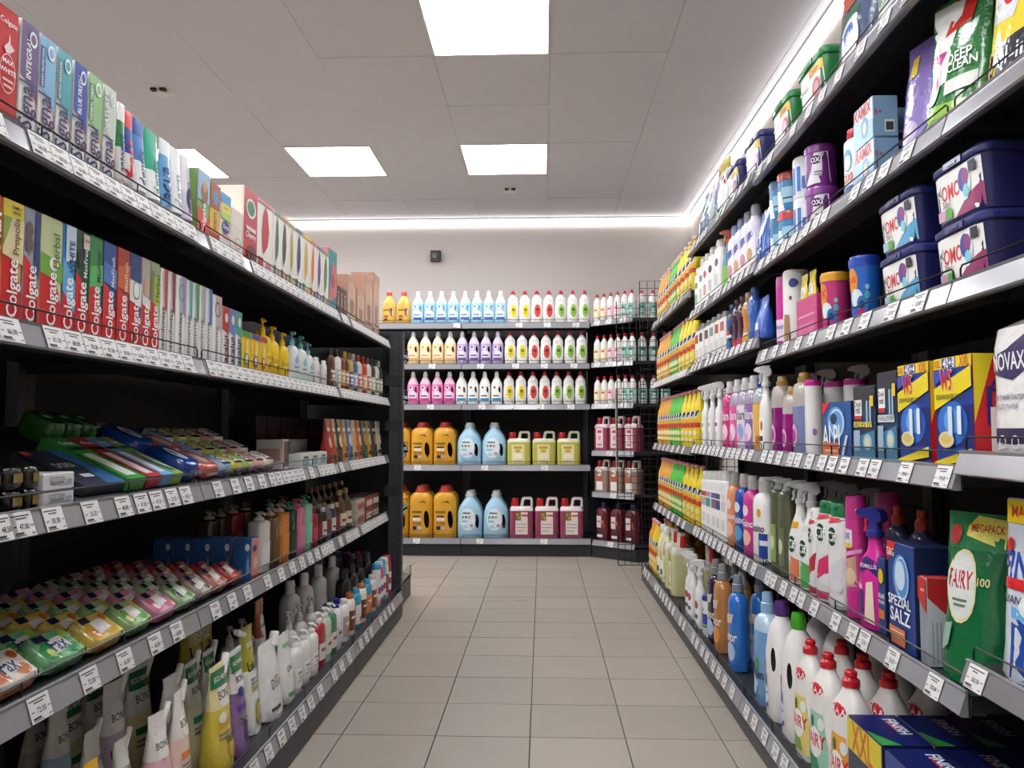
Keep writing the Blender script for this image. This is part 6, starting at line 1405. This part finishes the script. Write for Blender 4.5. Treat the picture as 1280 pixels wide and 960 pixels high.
# --- bottom shelf
B0, B1, B2, B3 = (rs(rph('bottom'), i, True) for i in range(4))
def finish_box(xxl):
    ops = [('r', -1, 0, 1, .72, '#2a3550'), ('o', .0, .38, .5, .22, '#b8d0e0', .12), ('e', .1, .42, .2, .08, '#c23a3a'), ('tr', -1, 0, 1, 1, '#14205c'), ('tt', 'FINISH', -.2, .75, .5, '#e6e9f4', 0, 1.2, .04), ('tr', -.5, .62, .1, .66, '#d0242c')]
    ops += [('r', -1, .72, 1, 1, '#e2cd1e'), ('t', 'XXL', -.1, .86, .62, '#d05a24', 0, 1.6, .06), ('tp', [(.1, .0), (1, .0), (1, .4)], '#3a9a4a')] if xxl else [('r', -1, .72, 1, 1, '#1c3a8a'), ('r', -.8, .5, .6, .6, '#4fa0d0'), ('tp', [(.1, .0), (1, .0), (1, .4)], '#4f9ad8')]
    return lambda w: carton('dishwasher_tablet_box', w, .1, .235, '#14205c', ops, side='#16235c', top='#14205c')
B1.put(1061, 1106, finish_box(True), 'navy tablet box with yellow front edge', deep=3, dstep=1.02, jit=.3)
B1.put(1110, 1168, finish_box(False), 'navy tablet box with blue front edge', deep=3, dstep=1.02, jit=.3, rec=.004)
B0.put(1176, 1250, finish_box(False), 'navy tablet box nearest the camera', deep=2, dstep=1.02, jit=.4)
def fairy(c1, c2):
    return lambda w: bottle('dish_liquid_bottle', w, w * .68, .305, '#ebe9e4', 'fairy', 2.4, 'push', '#c4202a', [('e', 0, .72, .5, .045, '#cf2430'), ('t', 'MAX', 0, .72, .55, '#f6ecec', 0, 1.2, .03), ('p', [(-.7, .06), (.7, .06), (.75, .3), (.5, .54), (-.5, .54), (-.75, .3)], c1), ('e', -.05, .3, .5, .12, '#f0efe8'), ('t', 'FAIRY', -.05, .32, .7, '#cf2430', 0, 1.5, .05), ('p', [(-.6, .08), (.3, .08), (.1, .18), (-.6, .2)], c2), ('e', -.2, .46, .12, .05, '#2a6a4a'), ('e', .42, .46, .2, .05, '#e6efe6')], cr=.36)
FC = [('#e9d27a', '#7aa04a', 'lemon'), ('#9fd0b8', '#2f8a5a', 'mint'), ('#e8a53a', '#d83a34', 'orange')]
for p, k, ds in [((987, 1004), 0, ''), ((1005, 1027), 1, ''), ((1029, 1058), 2, '')]:
    B1.put(p[0], p[1], fairy(*FC[k][:2]), 'white dish liquid bottle with %s label' % FC[k][2], deep=4, dstep=1.05, turn=.2)
def handle_jug(cap_c, c2):
    return lambda w: jug('detergent_jug', w, .09, .345, '#eceae7', 'cone', cap_c, [('p', [(-.9, .08), (-.1, .1), (-.3, .36), (-.9, .42)], c2), ('e', -.45, .2, .4, .08, '#e6eef6'), ('t', 'Color', -.5, .22, .4, '#1f3f8a'), ('r', -.85, .42, -.4, .48, '#c84a4a')], (.42, .52, .2, .2))
B1.put(968, 986, handle_jug('#43a824', '#3a6ab8'), 'white jug with bright green cap', n=1, deep=2, w=.115)
B1.put(947.5, 967, handle_jug('#5a2f80', '#8a5a4a'), 'white jug with purple cap', deep=2, w=.115)
B1.put(927, 947, lambda w: bottle('fabric_softener_bottle', min(w, .1), .08, .345, '#6f9fd0', 'shampoo', 2.4, 'dose', '#8fb4d8', [('e', .0, .36, .3, .06, '#3a8a5a'), ('t', 'Golden', -.2, .28, .85, '#16243a', 0, 1.5, .04), ('p', [(-.9, .1), (-.2, .08), (.2, .2), (-.9, .3)], '#a8c8e6')], bands=[(0, '#6f9fd0'), (.66, '#b8d0e4')], mat='gel', cr=.44), 'pale blue clear softener bottle')
soft = [(914.5, 923, '#b08a5a', '#c9c2b8', 'Eden', 'tan', .32), (904.5, 914.5, '#2f74c8', '#7f8894', 'Lenor', 'vivid blue', .335), (896, 904, '#1c1424', '#85868a', 'Lenor', 'near black', .335), (888, 895.5, '#b8804a', '#8a8a8c', 'Lenor', 'copper', .335), (880.5, 887.5, '#2c1c40', '#7f8086', 'Lenor', 'deep purple', .335)]
for a, b, c, cc, t, ds, h in soft:
    B2.put(a, b, rec=.06 if ds == 'tan' else 0, mk=lambda w: bottle('fabric_softener_bottle', min(w, .088), .066, h, c, 'shampoo', 2.4, 'dose', cc, [('e', .1, .2, .6, .1, '#e0903a' if ds in ('copper', 'near black') else '#a8c0e8'), ('t', t, 0, .36, .85, '#f0e8dc', 0, 1.6, .04), ('p', [(-.7, .48), (.4, .5), (.6, .6), (-.5, .58)], '#d8c8b8')], mat='gel', cr=.46), desc='%s softener bottle with grey cap' % ds, deep=2)
B2.put(873.5, 880, lambda w: bottle('wipes_bottle', w, w * .8, .17, '#e9e9e6', 'straight', 2.6, 'screw', '#2340a0', [('r', -.85, .3, .85, .55, '#2a4aa8'), ('r', -.85, .22, .85, .28, '#5aa84a'), ('e', 0, .65, .4, .05, '#9fb8d8')], cr=.85), 'short white bottle with wide blue cap')
for k, (a, b) in enumerate([(864.5, 873), (856, 864), (849.5, 855.5)]):
    B2.put(a, b, lambda w: bottle('spray_bottle', w, w * .6, .29, '#e6e6e3', 'sprayflat', 2.8, 'trigger', '#dcdcd9', [('r', -.8, .08, .8, .45, '#f0f0ee'), ('e', 0, .34, .6, .06, '#a83a4a'), ('r', -.6, .14, .5, .2, '#4a4a6a')], cr=.5), 'white chunky spray bottle, %s from camera' % ORD[k], w=.075)
def canister(c): return lambda w: jerrycan('cleaner_canister', w, .13, .32, c, '#d8d8ca', '#c42028', [('r', -.6, .1, .5, .55, '#e6e4c8'), ('r', -.4, .3, .3, .45, '#c9c890'), ('r', -.4, .15, .3, .2, '#7a7a5a')])
B2.put(841.5, 847, canister('#cfca98'), 'pale yellow canister with red cap, nearest', w=.1)
B3.put(834, 840.5, canister('#cfca98'), 'pale yellow canister with red cap, middle', w=.11)
B3.put(827, 833.5, canister('#cdc892'), 'pale yellow canister with red cap, farthest', w=.11)
B3.put(818.5, 826.5, lambda w: bottle('cleaner_bottle', w, w * .7, .31, '#dcd8a8', 'cone', 2.6, 'screw', '#e9e8e2', [('r', -.7, .1, .7, .4, '#e9e7cf'), ('r', -.4, .14, .4, .24, '#3a3a3a')], mat='gel'), 'pale yellow clear bottle with white cap', n=2)
# ------------------------------------------------------------------ back unit products
def bz(i): return BLEV[i][1] - .007
K1, K2, K3, K4 = (BackShelf(BY + .026, bz(i), BLEV[i][0]) for i in range(4))
K5 = BackShelf(BY + .01, .133, 'back bottom shelf')
def softjug(c, top, lab, lcol, bl):
    ops = [('p', [(-.8, .1), (.8, .1), (.8, .34), (.1, .42), (-.8, .4)], lab), ('r', -.75, .12, .75, .2, bl), ('e', -.3, .5, .35, .08, lab), ('e', -.35, .52, .18, .04, lcol), ('r', -.6, .25, .4, .29, lcol)]
    return lambda w: jug('softener_jug', w, .06, .262, c, 'soft', '#eef2f4', ops, (.5, .45, .17, .2), 'dose', bands=[(0, c), (.66, top)])
def gold_s(w): return jug('detergent_jug', w, .075, .262, '#d8ac4a', 'soft', '#c8503a', [('r', -.7, .4, .2, .45, '#7a5a2a'), ('r', -.6, .2, .0, .26, '#a83a2c'), ('r', -.6, .1, -.1, .17, '#4a3a2a'), ('o', -.2, .55, .3, .06, '#b8862a', .2)], (.45, .36, .22, .26), 'screw')
K1.put(476, 513, gold_s, 'small gold jug with red cap', n=2, w=.112)
K1.put(514.5, 633, softjug('#8fd0ec', '#cfe8f2', '#e9f0f4', '#5a7ab8', '#2f5aa8'), 'sky blue softener jug', n=8)
K2.put(508, 570, softjug('#ecd49a', '#f0ead8', '#f3e8cc', '#d88a4a', '#e0a070'), 'cream yellow softener jug', n=4)
K2.put(570, 629.5, softjug('#b8a0cc', '#d8cce0', '#e6dcec', '#4a3a6a', '#5a4a8a'), 'lilac softener jug', n=4)
K3.put(508, 569, softjug('#e878b4', '#f0c4d8', '#f3dce8', '#5a4a9a', '#c83a8a'), 'pink softener jug with magenta print', n=4)
K3.put(569, 628, softjug('#ecece8', '#f0f0ee', '#f4f4f2', '#4a5a4a', '#2f8ac0'), 'white softener jug with blue foot print', n=4)
def dish(c, dk):
    ops = [('e', .12, .38, .55, .2, c), ('e', .12, .42, .3, .05, dk), ('r', -.15, .36, .4, .385, dk), ('r', -.1, .3, .35, .32, dk), ('e', -.6, .3, .07, .02, dk), ('e', -.7, .22, .06, .018, dk), ('e', -.5, .16, .06, .018, dk), ('e', -.3, .12, .06, .018, dk), ('p', [(-.5, .66), (.5, .72), (.6, .75), (-.4, .7)], '#cfd0d0')]
    return lambda w: bottle('dish_liquid_bottle', w, .06, .26, '#f0efec', 'fairy', 2.4, 'push', '#b8202c', ops, cr=.4)
DC = [('#e9d42a', '#8a7a1a', 'yellow'), ('#d8463c', '#7a1a1a', 'red'), ('#94c04a', '#4a6a1f', 'green')]
for K, off in ((K1, 0), (K2, -3.5), (K3, -5)):
    x = 633.5 + off
    for (c, dk, ds), n in zip(DC, (2, 2, 3)):
        K.put(x, x + 15.0 * n, dish(c, dk), 'white dish liquid bottle with %s oval' % ds, n=n)
        x += 15.0 * n
def gold_b(h, red):
    def mk(w):
        return jug('detergent_jug', w, .14, h, '#dba232', 'domed', red, [('r', -.75, .48, .1, .52, '#7a5a1a'), ('r', -.65, .4, .0, .43, '#4a2a1a'), ('r', -.65, .33, .05, .39, '#e6dcc8'), ('e', -.55, .28, .1, .025, '#c8402c'), ('e', -.3, .28, .1, .025, '#5a8a3a'), ('e', -.05, .28, .1, .025, '#c8402c'), ('r', -.65, .16, -.3, .23, '#1d1a2a'), ('r', -.28, .17, .1, .22, '#c8b8a8'), ('p', [(-.3, .68), (.3, .72), (.5, .66), (.2, .7)], '#6a4a1a')], (.52, .36, .22, .34), 'dose', n=2.8)
    return mk
K4.put(483.5, 569, gold_b(.335, '#b83a30'), 'large gold detergent jug', n=3, deep=2, w=.176)
K5.put(480, 570, gold_b(.4, '#c24a3c'), 'large gold detergent jug', n=3, deep=2, w=.183)
def blue_b(h):
    return lambda w: jug('detergent_jug', w, .13, h, '#a4cfe6', 'cone', '#c9ccd0', [('e', -.12, .4, .62, .24, '#dfe9ee'), ('r', -.55, .52, .1, .55, '#5a5a6a'), ('e', -.5, .45, .1, .03, '#8aa04a'), ('e', -.25, .45, .1, .03, '#5a7ab0'), ('e', .0, .45, .1, .03, '#c98a6a'), ('r', -.6, .34, -.15, .38, '#7fc0d8'), ('r', .05, .24, .3, .3, '#9a98c0'), ('r', -.5, .22, -.1, .28, '#c2d2da')], (.6, .36, .16, .3), 'dose', n=2.5)
K4.put(570, 633, blue_b(.332), 'large pale blue detergent jug', n=2, deep=2, w=.19)
K5.put(570, 636, blue_b(.36), 'large pale blue detergent jug', n=2, deep=2, w=.195)
def can5(h, c, top, lab):
    return lambda w: jerrycan('jerrycan', w, .15, h, c, top, '#c4202c', lab)
ylab = [('r', -.6, .06, .45, .6, '#e6dfa8'), ('r', -.45, .48, .3, .56, '#c9a03a'), ('e', -.08, .42, .25, .05, '#c9b03a'), ('r', -.4, .2, .3, .34, '#f0ecd0'), ('r', -.5, .1, .35, .13, '#8a8a6a')]
K4.put(633, 727, can5(.265, '#b9b552', '#c9cbae', ylab), 'yellow green liquid jerrycan with red cap', n=3)
plab = [('r', -.5, .1, .5, .64, '#e8d8d4'), ('r', -.5, .44, -.05, .64, '#7a6a3a'), ('e', -.35, .58, .08, .02, '#d8c83a'), ('e', -.2, .5, .08, .02, '#d8c83a'), ('r', .0, .54, .5, .58, '#c8303a'), ('r', -.4, .34, .4, .36, '#a89a9a'), ('r', -.4, .26, .4, .28, '#a89a9a'), ('r', -.4, .18, .2, .2, '#a89a9a')]
K5.put(636, 731, can5(.315, '#93405a', '#dcd0cf', plab), 'pink liquid jerrycan with red cap', n=3)
# corner unit: products along the diagonal
def corner(i, n, mk, desc_of, rec=.02, s0=0.0, s1=1.0):
    ph, zt = CLEV[i]
    d = (CB - CA) / CL; nrm = Vector((-d.y, d.x))
    for k in range(n):
        K = mk(k, CL * (s1 - s0) / n * .95)
        p = CA + d * (CL * (s0 + (s1 - s0) * (k + .5) / n)) + nrm * (rec + K.d / 2)
        place(K, (p.x, p.y, zt - .0072), CR + random.uniform(-.04, .04), desc_of(k) + ', ' + ph, 'products on the corner shelves')
CC = ['#ecd9a0', '#ecd0a0', '#e8b0bc', '#e8b8c4', '#7fc0b4', '#7fc0b4']
CN = ['first cream labelled', 'second cream labelled', 'first pink labelled', 'second pink labelled', 'first teal labelled', 'second teal labelled']
def cbot(c): return lambda w: bottle('dish_liquid_bottle', w, w * .8, .215, '#eceae6', 'fairy', 2.2, 'push', '#b8202c', [('r', -.8, .14, .8, .52, c), ('r', -.5, .38, .5, .44, '#c85a5a' if c[1] == 'e' else '#2f7a6a'), ('r', -.5, .22, .5, .26, '#f3f0ea'), ('e', 0, .32, .35, .04, '#f6f3ee')], cr=.44)
for i in range(3):
    corner(i, 6, lambda k, w: cbot(CC[k] if i == 0 or k != 3 else '#e8b0bc')(w), lambda k: CN[k] + ' small dish bottle')
    K = cbot('#6fb8aa')(.068)
    for k in range(3):
        place(K, (.75 + .085 * k, 5.93, CLEV[i][1] - .0072), .0, '%s teal bottle behind mesh panel, %s' % (['left', 'middle', 'right'][k], CLEV[i][0]), 'products on the corner shelves')
rl = [('r', -.6, .1, .4, .66, '#e6d0d4'), ('r', -.4, .52, .2, .6, '#c23a5a'), ('e', -.1, .38, .2, .08, '#d88a9a'), ('r', -.4, .16, .2, .22, '#b87a8a')]
bl = [('r', -.6, .08, .3, .34, '#e6e2de'), ('r', -.6, .34, .3, .62, '#a8583c'), ('e', -.15, .6, .35, .1, '#e6e0d8'), ('t', 'Milo', -.15, .6, .4, '#6a2a2a', 0, 1.2, .03)]
corner(3, 3, lambda k, w: jerrycan('jerrycan', .128, .1, .265, '#8f3c50', '#c9b0b4', '#b8202c', rl), lambda k: ['left', 'middle', 'right'][k] + ' rose liquid jerrycan', s1=1.06)
corner(4, 3, lambda k, w: jerrycan('jerrycan', .126, .1, .25, '#8f7468', '#b8a8a0', '#a8242c', bl), lambda k: ['left', 'middle', 'right'][k] + ' brownish jerrycan with white emblem', s1=1.05)
corner(5, 3, lambda k, w: bottle('soap_jug', .122, .1, .285, '#5a1622', 'domed', 3, 'screw', '#1c2a5a', [('r', -.6, .35, .1, .66, '#d8c8c4'), ('r', -.8, .08, .6, .2, '#2a1420'), ('r', -.5, .1, .3, .17, '#e6dcd8'), ('e', .35, .5, .15, .06, '#c25a3a'), ('e', .5, .4, .12, .05, '#a83a2c'), ('r', -.5, .5, .0, .53, '#6a2a3a')], mat='gel', cr=.35, wmax=1), lambda k: ['left', 'middle', 'right'][k] + ' dark red soap jug', s1=1.03)
# things on the end display behind the left gondola
K = bottle('conditioner_bottle', .055, .05, .27, '#d8d2cc', 'domed', 2.4, 'flip', '#e2ddd8', [('r', -.7, .1, .7, .4, '#e6e2de')], cr=.8)
place(K, (-.805, 4.36, .1325), PI, 'tall off-white bottle on end display beside slotted post')
K = bottle('cleaner_bottle', .05, .05, .2, '#c9a23a', 'cone', 2.4, 'screw', '#a83a2c', [('r', -.7, .1, .7, .5, '#e6d8a8')])
for k, z in enumerate((.5325, .8525)):
    place(K, (-.81, 4.3, z), PI, 'amber bottle on %s end display shelf behind post' % ['lower', 'upper'][k])
if SKIP: print('SKIPPED', len(SKIP), SKIP[:60])
